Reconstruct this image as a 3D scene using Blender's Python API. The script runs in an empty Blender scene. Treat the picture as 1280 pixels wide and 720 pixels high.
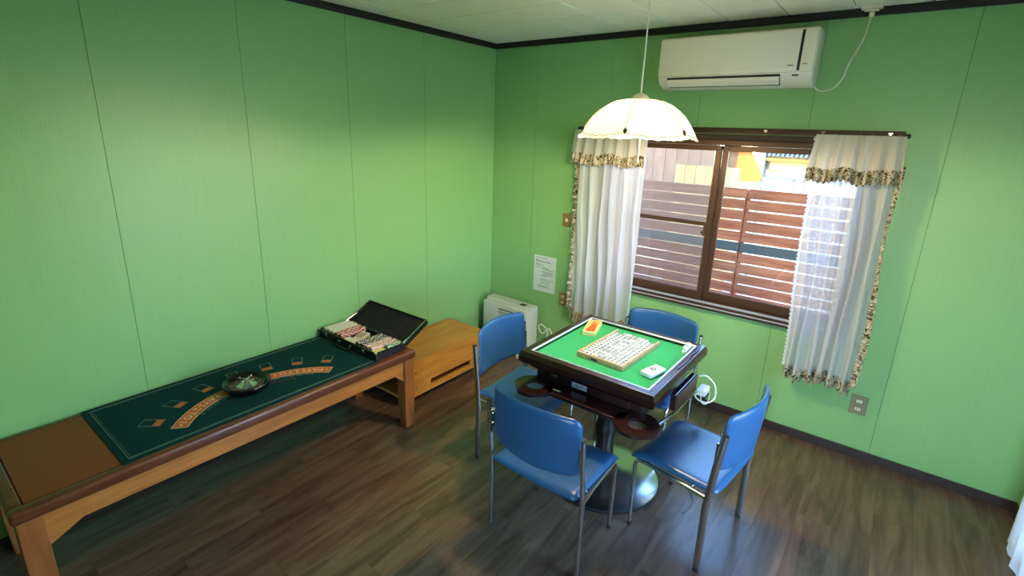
import bpy, bmesh, math, random
from mathutils import Vector, Matrix
random.seed(7)
PI = math.pi
scene = bpy.context.scene
COL = scene.collection

# ------------------------------------------------------------------ camera
cam_d = bpy.data.cameras.new('camera')
cam = bpy.data.objects.new('camera', cam_d); COL.objects.link(cam)
RC = ((0.7913546692331164, 0.610449871168993, 0.03329778179856899),
      (0.19086337849300417, -0.19494809789477538, -0.9620636204936996),
      (-0.5808002739610075, 0.7676888653074037, -0.2707856123390783))   # camera right / down / forward, in the room
CL = (2.68764559, -3.25212593, 1.75463297)
M = Matrix.Identity(4)
for i in range(3):
    M[i][0] = RC[0][i]; M[i][1] = -RC[1][i]; M[i][2] = -RC[2][i]; M[i][3] = CL[i]
cam.matrix_world = M
cam_d.sensor_width = 36.0
cam_d.lens = 627.7265 / 1280 * 36
cam_d.shift_y = -(360 - 341.887) / 1280
cam_d.clip_start = 0.02
scene.camera = cam

# ------------------------------------------------------------------ world, sun, exposure
scene.view_settings.view_transform = 'Standard'
scene.view_settings.look = 'None'
scene.view_settings.gamma = 1.0
scene.view_settings.use_curve_mapping = False
scene.view_settings.exposure = -0.10
world = bpy.data.worlds.new('sky'); scene.world = world
world.use_nodes = True
wn = world.node_tree.nodes; wl = world.node_tree.links
for n in list(wn): wn.remove(n)
wout = wn.new('ShaderNodeOutputWorld'); wbg = wn.new('ShaderNodeBackground')
wsky = wn.new('ShaderNodeTexSky'); wsky.sky_type = 'NISHITA'; wsky.sun_disc = False; wsky.ozone_density = 4.0; wsky.dust_density = 0.0; wsky.air_density = 1.4
wsky.sun_elevation = math.radians(50); wsky.sun_rotation = math.radians(195)
wtint = wn.new('ShaderNodeMix'); wtint.data_type = 'RGBA'; wtint.blend_type = 'MULTIPLY'; wtint.inputs[0].default_value = 1
wtint.inputs[7].default_value = (.84, 1.0, 1.16, 1)
wl.new(wsky.outputs[0], wtint.inputs[6]); wl.new(wtint.outputs[2], wbg.inputs[0]); wl.new(wbg.outputs[0], wout.inputs[0])
wbg.inputs[1].default_value = 3.8
sun_d = bpy.data.lights.new('sun', 'SUN'); sun_d.energy = 9.0; sun_d.angle = 0.009; sun_d.color = (1, 0.86, 0.62)
sun = bpy.data.objects.new('sun', sun_d); COL.objects.link(sun)
sun.rotation_euler = Vector((0.20, 0.60, -0.77)).to_track_quat('-Z', 'Y').to_euler()
LAMP_POWER = 54.0

# portals where daylight enters (window and glazed door)
def portal(loc, rot, sx, sy):
    d = bpy.data.lights.new('daylight_portal', 'AREA'); d.shape = 'RECTANGLE'; d.size = sx; d.size_y = sy
    d.cycles.is_portal = True
    o = bpy.data.objects.new('daylight_portal', d); COL.objects.link(o); o.location = loc; o.rotation_euler = rot
portal((1.80, 0.14, 1.235), (-PI/2, 0, 0), 1.5, 1.05)
portal((3.60, -1.11, 1.02), (0, PI/2, 0), 2.0, 1.6)
portal((2.85, -4.25, 1.02), (PI/2, 0, 0), 0.9, 2.0)

# ------------------------------------------------------------------ materials
MATS = {}
def nodes_of(name):
    m = bpy.data.materials.new(name); m.use_nodes = True
    MATS[name] = m
    nt = m.node_tree
    b = nt.nodes['Principled BSDF']
    return m, nt, b
def lin(c):
    return tuple(((v/255)/12.92 if v/255 <= .04045 else ((v/255+.055)/1.055)**2.4) for v in c)
def mk(name, rgb, rough=.5, metal=0., spec=.5, var=0., vscale=(8, 8, 8), bump=0., bscale=None, coat=0., rnd=0., detail=4.):
    """plain procedural surface: colour with noise variation, optional relief, optional per-object variation"""
    m, nt, b = nodes_of(name)
    N, L = nt.nodes, nt.links
    c = lin(rgb)
    b.inputs['Base Color'].default_value = (*c, 1)
    b.inputs['Roughness'].default_value = rough
    b.inputs['Metallic'].default_value = metal
    b.inputs['Specular IOR Level'].default_value = spec
    b.inputs['Coat Weight'].default_value = coat
    if var or bump or rnd:
        tc = N.new('ShaderNodeTexCoord'); mp = N.new('ShaderNodeMapping'); mp.inputs['Scale'].default_value = vscale
        L.new(tc.outputs['Object'], mp.inputs[0])
        nz = N.new('ShaderNodeTexNoise'); nz.inputs['Scale'].default_value = 1; nz.inputs['Detail'].default_value = detail
        L.new(mp.outputs[0], nz.inputs['Vector'])
        if rnd:
            oi = N.new('ShaderNodeObjectInfo'); add = N.new('ShaderNodeVectorMath'); add.operation = 'ADD'
            sc = N.new('ShaderNodeVectorMath'); sc.operation = 'SCALE'; sc.inputs['Scale'].default_value = 37
            cb = N.new('ShaderNodeCombineXYZ')
            L.new(oi.outputs['Random'], cb.inputs[0]); L.new(oi.outputs['Random'], cb.inputs[1])
            L.new(cb.outputs[0], sc.inputs[0]); L.new(sc.outputs[0], add.inputs[1]); L.new(mp.outputs[0], add.inputs[0])
            L.new(add.outputs[0], nz.inputs['Vector'])
        if var or rnd:
            mx = N.new('ShaderNodeMix'); mx.data_type = 'RGBA'
            mx.inputs[6].default_value = (*[v*(1-var) for v in c], 1)
            mx.inputs[7].default_value = (*[min(1, v*(1+var)) for v in c], 1)
            L.new(nz.outputs['Fac'], mx.inputs[0])
            last = mx.outputs[2]
            if rnd:
                hv = N.new('ShaderNodeHueSaturation'); mr = N.new('ShaderNodeMapRange')
                mr.inputs[3].default_value = 1-rnd; mr.inputs[4].default_value = 1+rnd
                L.new(oi.outputs['Random'], mr.inputs[0]); L.new(mr.outputs[0], hv.inputs['Value'])
                L.new(last, hv.inputs['Color']); last = hv.outputs[0]
            L.new(last, b.inputs['Base Color'])
        if bump:
            n2 = N.new('ShaderNodeTexNoise'); n2.inputs['Scale'].default_value = 1; n2.inputs['Detail'].default_value = 3
            mp2 = N.new('ShaderNodeMapping'); mp2.inputs['Scale'].default_value = bscale or vscale
            L.new(tc.outputs['Object'], mp2.inputs[0]); L.new(mp2.outputs[0], n2.inputs['Vector'])
            bp = N.new('ShaderNodeBump'); bp.inputs['Strength'].default_value = bump; bp.inputs['Distance'].default_value = .002
            L.new(n2.outputs['Fac'], bp.inputs['Height']); L.new(bp.outputs[0], b.inputs['Normal'])
    return m
def wood(name, dark, light, rough, scale, rnd=.0, spec=.5, coat=0., contrast=(.3, .7), knots=True):
    """wood grain: stretched noise between two browns, scale = (across, along, thickness)"""
    m, nt, b = nodes_of(name); N, L = nt.nodes, nt.links
    tc = N.new('ShaderNodeTexCoord'); oi = N.new('ShaderNodeObjectInfo')
    cb = N.new('ShaderNodeCombineXYZ'); L.new(oi.outputs['Random'], cb.inputs[0]); L.new(oi.outputs['Random'], cb.inputs[1])
    sc = N.new('ShaderNodeVectorMath'); sc.operation = 'SCALE'; sc.inputs['Scale'].default_value = 61 if rnd else 0
    L.new(cb.outputs[0], sc.inputs[0])
    mp = N.new('ShaderNodeMapping'); mp.inputs['Scale'].default_value = scale; L.new(tc.outputs['Object'], mp.inputs[0])
    ad = N.new('ShaderNodeVectorMath'); ad.operation = 'ADD'; L.new(mp.outputs[0], ad.inputs[0]); L.new(sc.outputs[0], ad.inputs[1])
    n1 = N.new('ShaderNodeTexNoise'); n1.inputs['Scale'].default_value = 1; n1.inputs['Detail'].default_value = 7
    n1.inputs['Roughness'].default_value = .62; n1.inputs['Distortion'].default_value = .6
    L.new(ad.outputs[0], n1.inputs['Vector'])
    rp = N.new('ShaderNodeValToRGB'); L.new(n1.outputs['Fac'], rp.inputs[0])
    rp.color_ramp.elements[0].position = contrast[0]; rp.color_ramp.elements[1].position = contrast[1]
    rp.color_ramp.elements[0].color = (*lin(dark), 1); rp.color_ramp.elements[1].color = (*lin(light), 1)
    last = rp.outputs[0]
    if rnd:
        hv = N.new('ShaderNodeHueSaturation'); mr = N.new('ShaderNodeMapRange')
        mr.inputs[3].default_value = 1-rnd; mr.inputs[4].default_value = 1+rnd
        L.new(oi.outputs['Random'], mr.inputs[0]); L.new(mr.outputs[0], hv.inputs['Value']); L.new(last, hv.inputs['Color']); last = hv.outputs[0]
    L.new(last, b.inputs['Base Color'])
    b.inputs['Roughness'].default_value = rough; b.inputs['Specular IOR Level'].default_value = spec; b.inputs['Coat Weight'].default_value = coat
    bp = N.new('ShaderNodeBump'); bp.inputs['Strength'].default_value = .12; bp.inputs['Distance'].default_value = .001
    L.new(n1.outputs['Fac'], bp.inputs['Height']); L.new(bp.outputs[0], b.inputs['Normal'])
    return m
def cloth(name, rgb, transl=.5, transp=.12, var=.05, vscale=(30, 30, 30)):
    m = bpy.data.materials.new(name); m.use_nodes = True; MATS[name] = m
    nt = m.node_tree; N, L = nt.nodes, nt.links
    for n in list(N): N.remove(n)
    o = N.new('ShaderNodeOutputMaterial'); d = N.new('ShaderNodeBsdfDiffuse'); t = N.new('ShaderNodeBsdfTranslucent'); tr = N.new('ShaderNodeBsdfTransparent')
    c = (*lin(rgb), 1); d.inputs[0].default_value = c; t.inputs[0].default_value = c
    m1 = N.new('ShaderNodeMixShader'); m1.inputs[0].default_value = transl; L.new(d.outputs[0], m1.inputs[1]); L.new(t.outputs[0], m1.inputs[2])
    m2 = N.new('ShaderNodeMixShader'); m2.inputs[0].default_value = transp; L.new(m1.outputs[0], m2.inputs[1]); L.new(tr.outputs[0], m2.inputs[2])
    L.new(m2.outputs[0], o.inputs[0])
    return m
def floral(name):
    m, nt, b = nodes_of(name); N, L = nt.nodes, nt.links
    tc = N.new('ShaderNodeTexCoord')
    v = N.new('ShaderNodeTexNoise'); v.inputs['Scale'].default_value = 58; v.inputs['Detail'].default_value = 2; v.inputs['Distortion'].default_value = 1.5
    L.new(tc.outputs['Object'], v.inputs['Vector'])
    rp = N.new('ShaderNodeValToRGB'); rp.color_ramp.interpolation = 'CONSTANT'
    cols = [(0, (58, 52, 36)), (.40, (104, 96, 66)), (.47, (214, 204, 178)), (.56, (128, 98, 78)), (.62, (226, 218, 196)), (.70, (84, 80, 52))]
    e = rp.color_ramp.elements
    while len(e) < len(cols): e.new(.5)
    for i, (p, c) in enumerate(cols): e[i].position = p; e[i].color = (*lin(c), 1)
    L.new(v.outputs['Fac'], rp.inputs[0]); L.new(rp.outputs[0], b.inputs['Base Color'])
    b.inputs['Roughness'].default_value = .9; b.inputs['Specular IOR Level'].default_value = .1
    return m
def glass(name, tint=(1, 1, 1), refl=1.0):
    m = bpy.data.materials.new(name); m.use_nodes = True; MATS[name] = m
    nt = m.node_tree; N, L = nt.nodes, nt.links
    for n in list(N): N.remove(n)
    o = N.new('ShaderNodeOutputMaterial'); t = N.new('ShaderNodeBsdfTransparent'); t.inputs[0].default_value = (*tint, 1)
    g = N.new('ShaderNodeBsdfGlossy'); g.inputs['Roughness'].default_value = .02
    fr = N.new('ShaderNodeFresnel'); fr.inputs[0].default_value = 1.45
    mx = N.new('ShaderNodeMixShader'); L.new(fr.outputs[0], mx.inputs[0]); L.new(t.outputs[0], mx.inputs[1]); L.new(g.outputs[0], mx.inputs[2]); L.new(mx.outputs[0], o.inputs[0])
    return m

WALLG = mk('green_wallpaper', (136, 184, 118), .36, var=.05, vscale=(60, 60, 2.5), bump=.25, bscale=(260, 260, 90), spec=.45)
GAP = mk('panel_gap', (46, 70, 40), .8)
PLASTER = mk('plain_plaster', (205, 200, 180), .8)
CEIL = mk('ceiling_board', (255, 246, 222), .85, var=.06, vscale=(14, 3, 5), bump=.5, bscale=(90, 60, 60), rnd=.02)
CEILGAP = mk('ceiling_joint', (140, 134, 112), .9)
BLACKTRIM = mk('black_wood_trim', (15, 11, 10), .45)
BASEB = mk('dark_brown_baseboard', (52, 36, 31), .45, var=.1)
FLOOR = wood('floor_laminate', (70, 49, 38), (118, 93, 76), .27, (16, 2.0, 4), rnd=.06, contrast=(.30, .70), spec=.6)
SUBFLOOR = mk('floor_joint', (22, 17, 14), .8)
BRONZE = mk('bronze_window_frame', (76, 51, 36), .38, metal=.35)
SILL = wood('window_casing_wood', (52, 32, 22), (76, 48, 34), .5, (3, 30, 30))
GLASS = glass('window_glass')
SCREEN = cloth('insect_screen_mesh', (138, 118, 100), transl=.6, transp=.66)
CURT = cloth('white_sheer_cotton', (238, 236, 240), transl=.36, transp=.24)
CURT2 = cloth('white_lace_cloth', (240, 244, 250), transl=.3, transp=.05)
VALC = cloth('cream_valance_cotton', (232, 224, 210), transl=.42, transp=.04)
FLORAL = floral('floral_ruffle_print')
BLUE = mk('blue_vinyl', (36, 80, 126), .3, var=.06, vscale=(5, 5, 5), bump=.12, bscale=(300, 300, 300), spec=.5)
CHROME = mk('chrome_tube', (205, 202, 196), .2, metal=1)
BRUSHED = mk('brushed_steel_disc', (200, 202, 204), .24, metal=1, var=.08, vscale=(20, 20, 20))
RUBBER = mk('black_rubber', (16, 16, 16), .7)
MAHOG = mk('dark_mahogany', (38, 16, 15), .2, var=.18, vscale=(5, 30, 30), spec=.5, coat=.2)
DARKBODY = mk('dark_table_body', (38, 18, 17), .4, var=.1)
FELT = mk('green_felt', (52, 150, 98), .95, var=.05, vscale=(40, 40, 40), bump=.3, bscale=(500, 500, 500), spec=.1)
ALU = mk('pale_metal_strip', (225, 226, 230), .28, metal=.6)
BLACKIRON = mk('black_cast_column', (18, 15, 14), .36, spec=.5)
BROWNTOP = mk('brown_leather_top', (134, 66, 30), .5, var=.10, vscale=(3, 3, 3), bump=.2, bscale=(300, 300, 300), spec=.3)
RIM = wood('reddish_brown_rim', (74, 34, 20), (112, 60, 36), .34, (40, 4, 40), coat=.08)
APRON = wood('orange_oak_apron', (150, 88, 36), (190, 122, 58), .4, (40, 4, 40))
LEGW = wood('orange_oak_leg', (128, 70, 34), (164, 98, 52), .4, (30, 30, 4))
CABW = wood('honey_plywood', (182, 114, 42), (214, 150, 70), .38, (22, 3, 22))
CABIN = mk('dark_cabinet_inside', (46, 26, 18), .8)
PALEEDGE = mk('pale_board_edge', (206, 160, 100), .5)
MATG = mk('dark_green_cloth', (16, 54, 56), .9, var=.08, vscale=(60, 60, 60), bump=.2, bscale=(600, 600, 600), spec=.1)
PRINTLINE = mk('pale_green_print', (120, 150, 128), .8)
PRINTCREAM = mk('cream_print', (232, 214, 176), .8)
PRINTORANGE = mk('orange_print', (206, 104, 44), .8)
PRINTRED = mk('dull_red_print', (110, 48, 38), .8)
PRINTGREY = mk('grey_print', (120, 132, 126), .8)
BLACKGLOSS = mk('black_gloss_plastic', (12, 12, 14), .18)
BLACKMAT = mk('black_textured_shell', (22, 22, 23), .5, bump=.3, bscale=(200, 200, 200))
FOAM = mk('black_wavy_foam', (16, 15, 16), .95)
GOLD = mk('brass_gold', (214, 196, 130), .25, metal=1)
WPLAST = mk('white_plastic', (224, 224, 214), .35)
ACW = mk('air_conditioner_white', (240, 231, 208), .22)
ACSEAM = mk('dark_slot', (24, 24, 22), .5)
HEATW = mk('heater_pale_grey', (206, 208, 198), .4)
GREYPRINT = mk('dark_grey_print', (60, 60, 58), .6)
PAPER = mk('white_paper', (216, 222, 212), .8)
BROWNPLATE = mk('brown_switch_plate', (140, 112, 66), .45)
OUTLETPL = mk('olive_outlet_plate', (138, 128, 96), .45)
IVORY = mk('ivory_plastic', (232, 224, 196), .4)
TILEW = mk('mahjong_tile_white', (240, 238, 228), .25)
TILEINK = mk('tile_ink_dark', (44, 52, 66), .5)
TILERED = mk('tile_ink_red', (150, 50, 44), .5)
TILEGRN = mk('tile_ink_green', (36, 96, 66), .5)
TRAYW = wood('tray_wood', (176, 130, 84), (214, 172, 122), .45, (40, 40, 40))
ORANGE = mk('orange_plastic', (240, 104, 26), .35)
CREAMBOX = mk('cream_plastic_box', (248, 218, 140), .4)
CABLEW = mk('white_cable', (226, 222, 206), .4)
CABLEG = mk('grey_cable', (88, 94, 100), .4)
SHADE = None
FENCE = wood('fence_slat_wood', (166, 84, 58), (214, 136, 100), .7, (3, 30, 30), rnd=.08)
FENCEG = mk('grey_fence_rail', (92, 96, 100), .6)
PLANKP = wood('weathered_plank', (98, 66, 44), (140, 100, 70), .8, (14, 30, 2), rnd=.08)
PLANKY = wood('yellow_plank', (150, 122, 62), (178, 150, 88), .8, (14, 30, 2), rnd=.05)
WHITEW = mk('white_render', (214, 200, 160), .8)
OCHRE = mk('ochre_board', (176, 100, 24), .7, var=.06)
TANF = mk('tan_fascia', (214, 160, 104), .7)
GREYT = mk('grey_roof_tile', (96, 100, 100), .6)
GRAVEL = mk('gravel', (168, 166, 160), .9, var=.3, vscale=(30, 30, 30))
EXTW = mk('outer_house_wall', (190, 180, 160), .8)

# ------------------------------------------------------------------ geometry helpers
def box(bm, x0, x1, y0, y1, z0, z1, mi=0, mat=None):
    vs = [bm.verts.new((x, y, z)) for x in (x0, x1) for y in (y0, y1) for z in (z0, z1)]
    if mat is not None:
        for v in vs: v.co = mat @ v.co
    for f in ((0, 1, 3, 2), (4, 6, 7, 5), (0, 4, 5, 1), (2, 3, 7, 6), (0, 2, 6, 4), (1, 5, 7, 3)):
        fc = bm.faces.new([vs[i] for i in f]); fc.material_index = mi
    return vs
def B(*a, **k):
    bm = bmesh.new(); box(bm, *a, **k); return bm
def prism(bm, poly, z0, z1, mi=0, mat=None, holes=None):
    """polygon in xy extruded from z0 to z1"""
    lo = [bm.verts.new((x, y, z0)) for x, y in poly]; hi = [bm.verts.new((x, y, z1)) for x, y in poly]
    n = len(poly)
    if mat is not None:
        for v in lo+hi: v.co = mat @ v.co
    fs = [bm.faces.new(lo[::-1]), bm.faces.new(hi)]
    for i in range(n): fs.append(bm.faces.new((lo[i], lo[(i+1) % n], hi[(i+1) % n], hi[i])))
    for f in fs: f.material_index = mi
def lathe(bm, prof, segs=32, c=(0, 0, 0), fn=None, mi=0):
    rings = []
    for r, z in prof:
        if r < 1e-6: rings.append([bm.verts.new((c[0], c[1], c[2]+z))])
        else:
            ring = []
            for i in range(segs):
                a = 2*PI*i/segs
                rr, zz = (r, z) if fn is None else fn(r, z, a)
                ring.append(bm.verts.new((c[0]+rr*math.cos(a), c[1]+rr*math.sin(a), c[2]+zz)))
            rings.append(ring)
    for A, Bq in zip(rings, rings[1:]):
        for i in range(segs):
            j = (i+1) % segs
            if len(A) == 1 and len(Bq) == 1: continue
            if len(A) == 1: f = bm.faces.new((A[0], Bq[j], Bq[i]))
            elif len(Bq) == 1: f = bm.faces.new((A[i], A[j], Bq[0]))
            else: f = bm.faces.new((A[i], A[j], Bq[j], Bq[i]))
            f.material_index = mi
def tube(bm, pts, r, segs=10, ry=None, up=None, mi=0):
    """swept tube; up fixes the frame for a flattened section (r across, ry along up)"""
    pts = [Vector(p) for p in pts]; ry = ry or r
    n = len(pts); rings = []; prev = None
    for i in range(n):
        t = (pts[min(i+1, n-1)]-pts[max(i-1, 0)]).normalized()
        if up is not None: u = Vector(up)
        elif prev is None: u = Vector((0, 0, 1)) if abs(t.z) < .9 else Vector((0, 1, 0))
        else: u = prev
        s = t.cross(u).normalized(); u = s.cross(t).normalized(); prev = u
        rings.append([bm.verts.new(pts[i]+s*(r*math.cos(2*PI*k/segs))+u*(ry*math.sin(2*PI*k/segs))) for k in range(segs)])
    for A, Bq in zip(rings, rings[1:]):
        for k in range(segs):
            f = bm.faces.new((A[k], A[(k+1) % segs], Bq[(k+1) % segs], Bq[k])); f.material_index = mi
    for rg in (rings[0][::-1], rings[-1]):
        f = bm.faces.new(rg); f.material_index = mi
def smooth_path(pts, n=8):
    """Catmull-Rom through points"""
    P = [Vector(p) for p in pts]; P = [P[0]*2-P[1]]+P+[P[-1]*2-P[-2]]; out = []
    for i in range(1, len(P)-2):
        for k in range(n):
            t = k/n; a, b, c, d = P[i-1:i+3]
            out.append(.5*((2*b)+(c-a)*t+(2*a-5*b+4*c-d)*t*t+(3*b-a-3*c+d)*t**3))
    out.append(P[-2]); return out
def pad(bm, hw, hh, r, t, place, nu=18, nv=14):
    """cushion: rounded rectangle with soft rim; place(x, z, s) maps to space, s = thickness offset"""
    def rr(a, b):
        x, z = a*hw, b*hh
        ax, az = abs(x)-(hw-r), abs(z)-(hh-r)
        if ax > 0 and az > 0:
            k = max(ax, az)/math.hypot(ax, az)
            x = math.copysign(hw-r+ax*k, x); z = math.copysign(hh-r+az*k, z)
        return x, z
    us = [math.sin((i/nu*2-1)*PI/2)*.35+(i/nu*2-1)*.65 for i in range(nu+1)]
    vs = [math.sin((i/nv*2-1)*PI/2)*.35+(i/nv*2-1)*.65 for i in range(nv+1)]
    G = {}
    for s in (1, -1):
        for i, a in enumerate(us):
            for j, b in enumerate(vs):
                e = max(abs(a), abs(b)); edge = i in (0, nu) or j in (0, nv)
                if edge and s == -1: G[(s, i, j)] = G[(1, i, j)]; continue
                x, z = rr(a, b)
                th = 0 if edge else t/2*math.sqrt(max(0, 1-e**10))
                if edge: th = 0
                G[(s, i, j)] = bm.verts.new(place(x, z, s*th))
    for s in (1, -1):
        for i in range(nu):
            for j in range(nv):
                q = [G[(s, i, j)], G[(s, i+1, j)], G[(s, i+1, j+1)], G[(s, i, j+1)]]
                if s < 0: q.reverse()
                bm.faces.new(q)
def obj(name, bm, mat, parent=None, smooth=False, bevel=0, segs=2, angle=None):
    bmesh.ops.recalc_face_normals(bm, faces=bm.faces)
    if bevel:
        bmesh.ops.bevel(bm, geom=[e for e in bm.edges if len(e.link_faces) == 2 and e.calc_face_angle(0) > .5], offset=bevel, segments=segs, affect='EDGES', profile=.5, clamp_overlap=True)
    me = bpy.data.meshes.new(name); bm.to_mesh(me); bm.free()
    for mm in (mat if isinstance(mat, (list, tuple)) else [mat]): me.materials.append(mm)
    if smooth:
        for p in me.polygons: p.use_smooth = True
        if angle is not None: me.set_sharp_from_angle(angle=angle)
    o = bpy.data.objects.new(name, me); COL.objects.link(o)
    if parent: o.parent = parent
    return o
def share(o, name, parent=None, loc=None, rot=None):
    c = o.copy(); c.name = name; COL.objects.link(c)
    if parent: c.parent = parent
    if loc is not None: c.location = loc
    if rot is not None: c.rotation_euler = rot
    return c
def tag(o, label, cat, group=None, kind=None):
    o['label'] = label; o['category'] = cat
    if group: o['group'] = group
    if kind: o['kind'] = kind
    return o
def struct(o, label, cat):
    return tag(o, label, cat, kind='structure')
def thing(name, label, cat, loc=(0, 0, 0), rz=0, group=None, kind=None):
    o = bpy.data.objects.new(name, None); COL.objects.link(o); o.empty_display_size = .05
    o.location = loc; o.rotation_euler = (0, 0, rz)
    return tag(o, label, cat, group, kind)
def copy_tree(o, parent=None):
    c = o.copy(); COL.objects.link(c); c.parent = parent
    for ch in o.children: copy_tree(ch, c)
    return c
def text_mesh(bm, s, size, fn, mi=0, spacing=1.0, extr=0.0002):
    """flat lettering, each character placed by fn(x along text) -> (origin, right, up)"""
    x = 0
    for ch in s:
        if ch == ' ': x += size*.35*spacing; continue
        cu = bpy.data.curves.new('t', 'FONT'); cu.body = ch; cu.size = size; cu.resolution_u = 2
        o = bpy.data.objects.new('t', cu); COL.objects.link(o)
        me = bpy.data.meshes.new_from_object(o)
        xs = [v.co.x for v in me.vertices]; w = max(xs) if xs else size*.3
        og, rt, up = fn(x+w/2); nn = rt.cross(up)
        vm = [bm.verts.new(og+rt*(v.co.x-w/2)+up*v.co.y+nn*extr) for v in me.vertices]
        for p in me.polygons:
            try: f = bm.faces.new([vm[i] for i in p.vertices]); f.material_index = mi
            except ValueError: pass
        bpy.data.objects.remove(o); bpy.data.curves.remove(cu); bpy.data.meshes.remove(me)
        x += w+size*.12*spacing
    return x

# ================================================================== THE ROOM
RX, RY, RZ = 3.45, -4.10, 2.405
WX0, WX1, WZ0, WZ1 = 1.04, 2.56, 0.715, 1.765      # window opening in the back wall
DY0, DY1, DZ1 = -1.90, -0.32, 2.0                   # glazed door in the right wall

# floor and its planks (run towards the window wall)
fl = struct(obj('floor', B(0, RX, RY, 0, -.12, -.0085), SUBFLOOR), 'dark grey-brown wooden laminate floor of long planks', 'floor')
PW = .152
for i in range(23):
    x0 = i*PW+.0004; x1 = min((i+1)*PW-.0004, RX)
    if x1-x0 < .01: continue
    y = RY-(i*.337 % .91)
    while y < 0:
        a, b2 = max(y+.0004, RY), min(y+.91-.0004, 0)
        if b2-a > .02:
            bm = B(-(x1-x0)/2, (x1-x0)/2, -(b2-a)/2, (b2-a)/2, -.0085, 0)
            o = obj('plank', bm, FLOOR, fl); o.location = ((x0+x1)/2, (a+b2)/2, 0)
        y += .91

# ceiling and its square boards
ce = struct(obj('ceiling', B(0, RX, RY, 0, RZ+.012, RZ+.08), CEILGAP), 'off-white ceiling of square boards with fine joints', 'ceiling')
TS = .305
tile_mesh = None
xs = [-.1+TS*k for k in range(13)]; ys = [.065-TS*k for k in range(16)]
for x in xs:
    for y in ys:
        a, b2 = max(x+.0028, 0), min(x+TS-.0028, RX); c, d = max(y-TS+.0022, RY), min(y-.0028, 0)
        if b2-a < .02 or d-c < .02: continue
        o = obj('ceiling_tile', B(-(b2-a)/2, (b2-a)/2, -(d-c)/2, (d-c)/2, 0, .012), CEIL, ce, bevel=.003, segs=1)
        o.location = ((a+b2)/2, (c+d)/2, RZ)

# left wall with its panels
wlft = struct(obj('wall_left', B(-.12, -.005, RY, .14, 0, RZ+.012), GAP), 'long green panelled wall behind the low table', 'wall')
seams = [0, -.755-0*.606, -1.361, -1.967, -2.573, -3.179, -3.785, RY]
for a, b2 in zip(seams, seams[1:]):
    obj('wall_panel', B(-.005, 0, b2+.0010, a-.0010, 0, RZ), WALLG, wlft)
# back wall (window wall)
bm = bmesh.new()
box(bm, -.005, WX0, .005, .14, 0, RZ+.012); box(bm, WX1, RX, .005, .14, 0, RZ+.012)
box(bm, WX0, WX1, .005, .14, 0, WZ0); box(bm, WX0, WX1, .005, .14, WZ1, RZ+.012)
wb = struct(obj('wall_back', bm, GAP), 'green panelled wall around the window', 'wall')
sx = [0, .405, 1.011, 1.617, 2.223, 2.829, RX]
for a, b2 in zip(sx, sx[1:]):
    a += .0010; b2 -= .0010
    l, r = max(a, WX0), min(b2, WX1)
    if l >= r:
        obj('wall_panel', B(a, b2, 0, .005, 0, RZ), WALLG, wb); continue
    bm = bmesh.new(); bmu = bmesh.new()
    box(bm, a, b2, 0, .005, 0, WZ0); obj('wall_panel', bm, WALLG, wb)
    box(bmu, a, b2, 0, .005, WZ1, RZ); obj('wall_panel', bmu, WALLG, wb)
    if a < WX0: obj('wall_panel', B(a, WX0, 0, .005, WZ0, WZ1), WALLG, wb)
    if b2 > WX1: obj('wall_panel', B(WX1, b2, 0, .005, WZ0, WZ1), WALLG, wb)
# right wall with the opening of the glazed door, wall behind the camera
bm = bmesh.new()
box(bm, RX, RX+.12, DY1, .14, 0, RZ+.012); box(bm, RX, RX+.12, RY, DY0, 0, RZ+.012); box(bm, RX, RX+.12, DY0, DY1, DZ1, RZ+.012)
struct(obj('wall_right', bm, WALLG), 'green side wall with a glazed sliding door', 'wall')
FX0, FX1 = 2.45, 3.30                                # glazed door in the wall behind the camera
bm = bmesh.new()
box(bm, -.12, FX0, RY-.12, RY, 0, RZ+.012); box(bm, FX1, RX+.12, RY-.12, RY, 0, RZ+.012); box(bm, FX0, FX1, RY-.12, RY, DZ1, RZ+.012)
struct(obj('wall_front', bm, WALLG), 'green wall opposite the window', 'wall')
# trims and baseboards
def trim(name, a, label):
    struct(obj(name, B(*a), BLACKTRIM, bevel=.006), label, 'trim')
trim('trim_1', (0, .024, RY, -.024, 2.366, RZ), 'black crown moulding along the left wall')
trim('trim_2', (0, RX, -.024, 0, 2.366, RZ), 'black crown moulding above the window wall')
trim('trim_3', (RX-.024, RX, RY, -.024, 2.366, RZ), 'black crown moulding along the right wall')
struct(obj('baseboard_back', B(.010, RX, -.010, 0, 0, .056), BASEB, bevel=.002), 'dark brown baseboard under the window', 'baseboard')
struct(obj('baseboard_left', B(0, .010, RY, 0, 0, .056), BASEB, bevel=.002), 'dark brown baseboard behind the low table', 'baseboard')
struct(obj('baseboard_right', B(RX-.010, RX, DY1, -.010, 0, .056), BASEB, bevel=.002), 'dark brown baseboard beside the glazed door', 'baseboard')

# ------------------------------------------------------------------ window
win = thing('window_1', 'brown aluminium sliding window with two sashes', 'window', ((WX0+WX1)/2, 0, WZ0), kind='structure')
hw = (WX1-WX0)/2; hz = WZ1-WZ0
def wpart(name, a, m, parent=win, bev=.003): return obj(name, B(*a), m, parent, bevel=bev)
wpart('casing', (-hw-.045, -hw+.004, -.016, .1, -.03, hz+.02), SILL); wpart('casing', (hw-.004, hw+.045, -.016, .1, -.03, hz+.02), SILL)
wpart('casing', (-hw+.004, hw-.004, -.016, .1, hz-.012, hz+.02), SILL)
wpart('window_sill', (-hw-.05, hw+.05, -.030, .1, -.03, -.004), SILL)
wpart('track_highlight', (-hw+.004, hw-.004, -.010, -.007, .006, .020), ALU, bev=0); wpart('track_highlight', (-hw-.05, hw+.05, -.031, -.029, -.013, -.006), ALU, bev=0)  # pale strips drawing the thin white highlights along the track and sill edge
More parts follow.
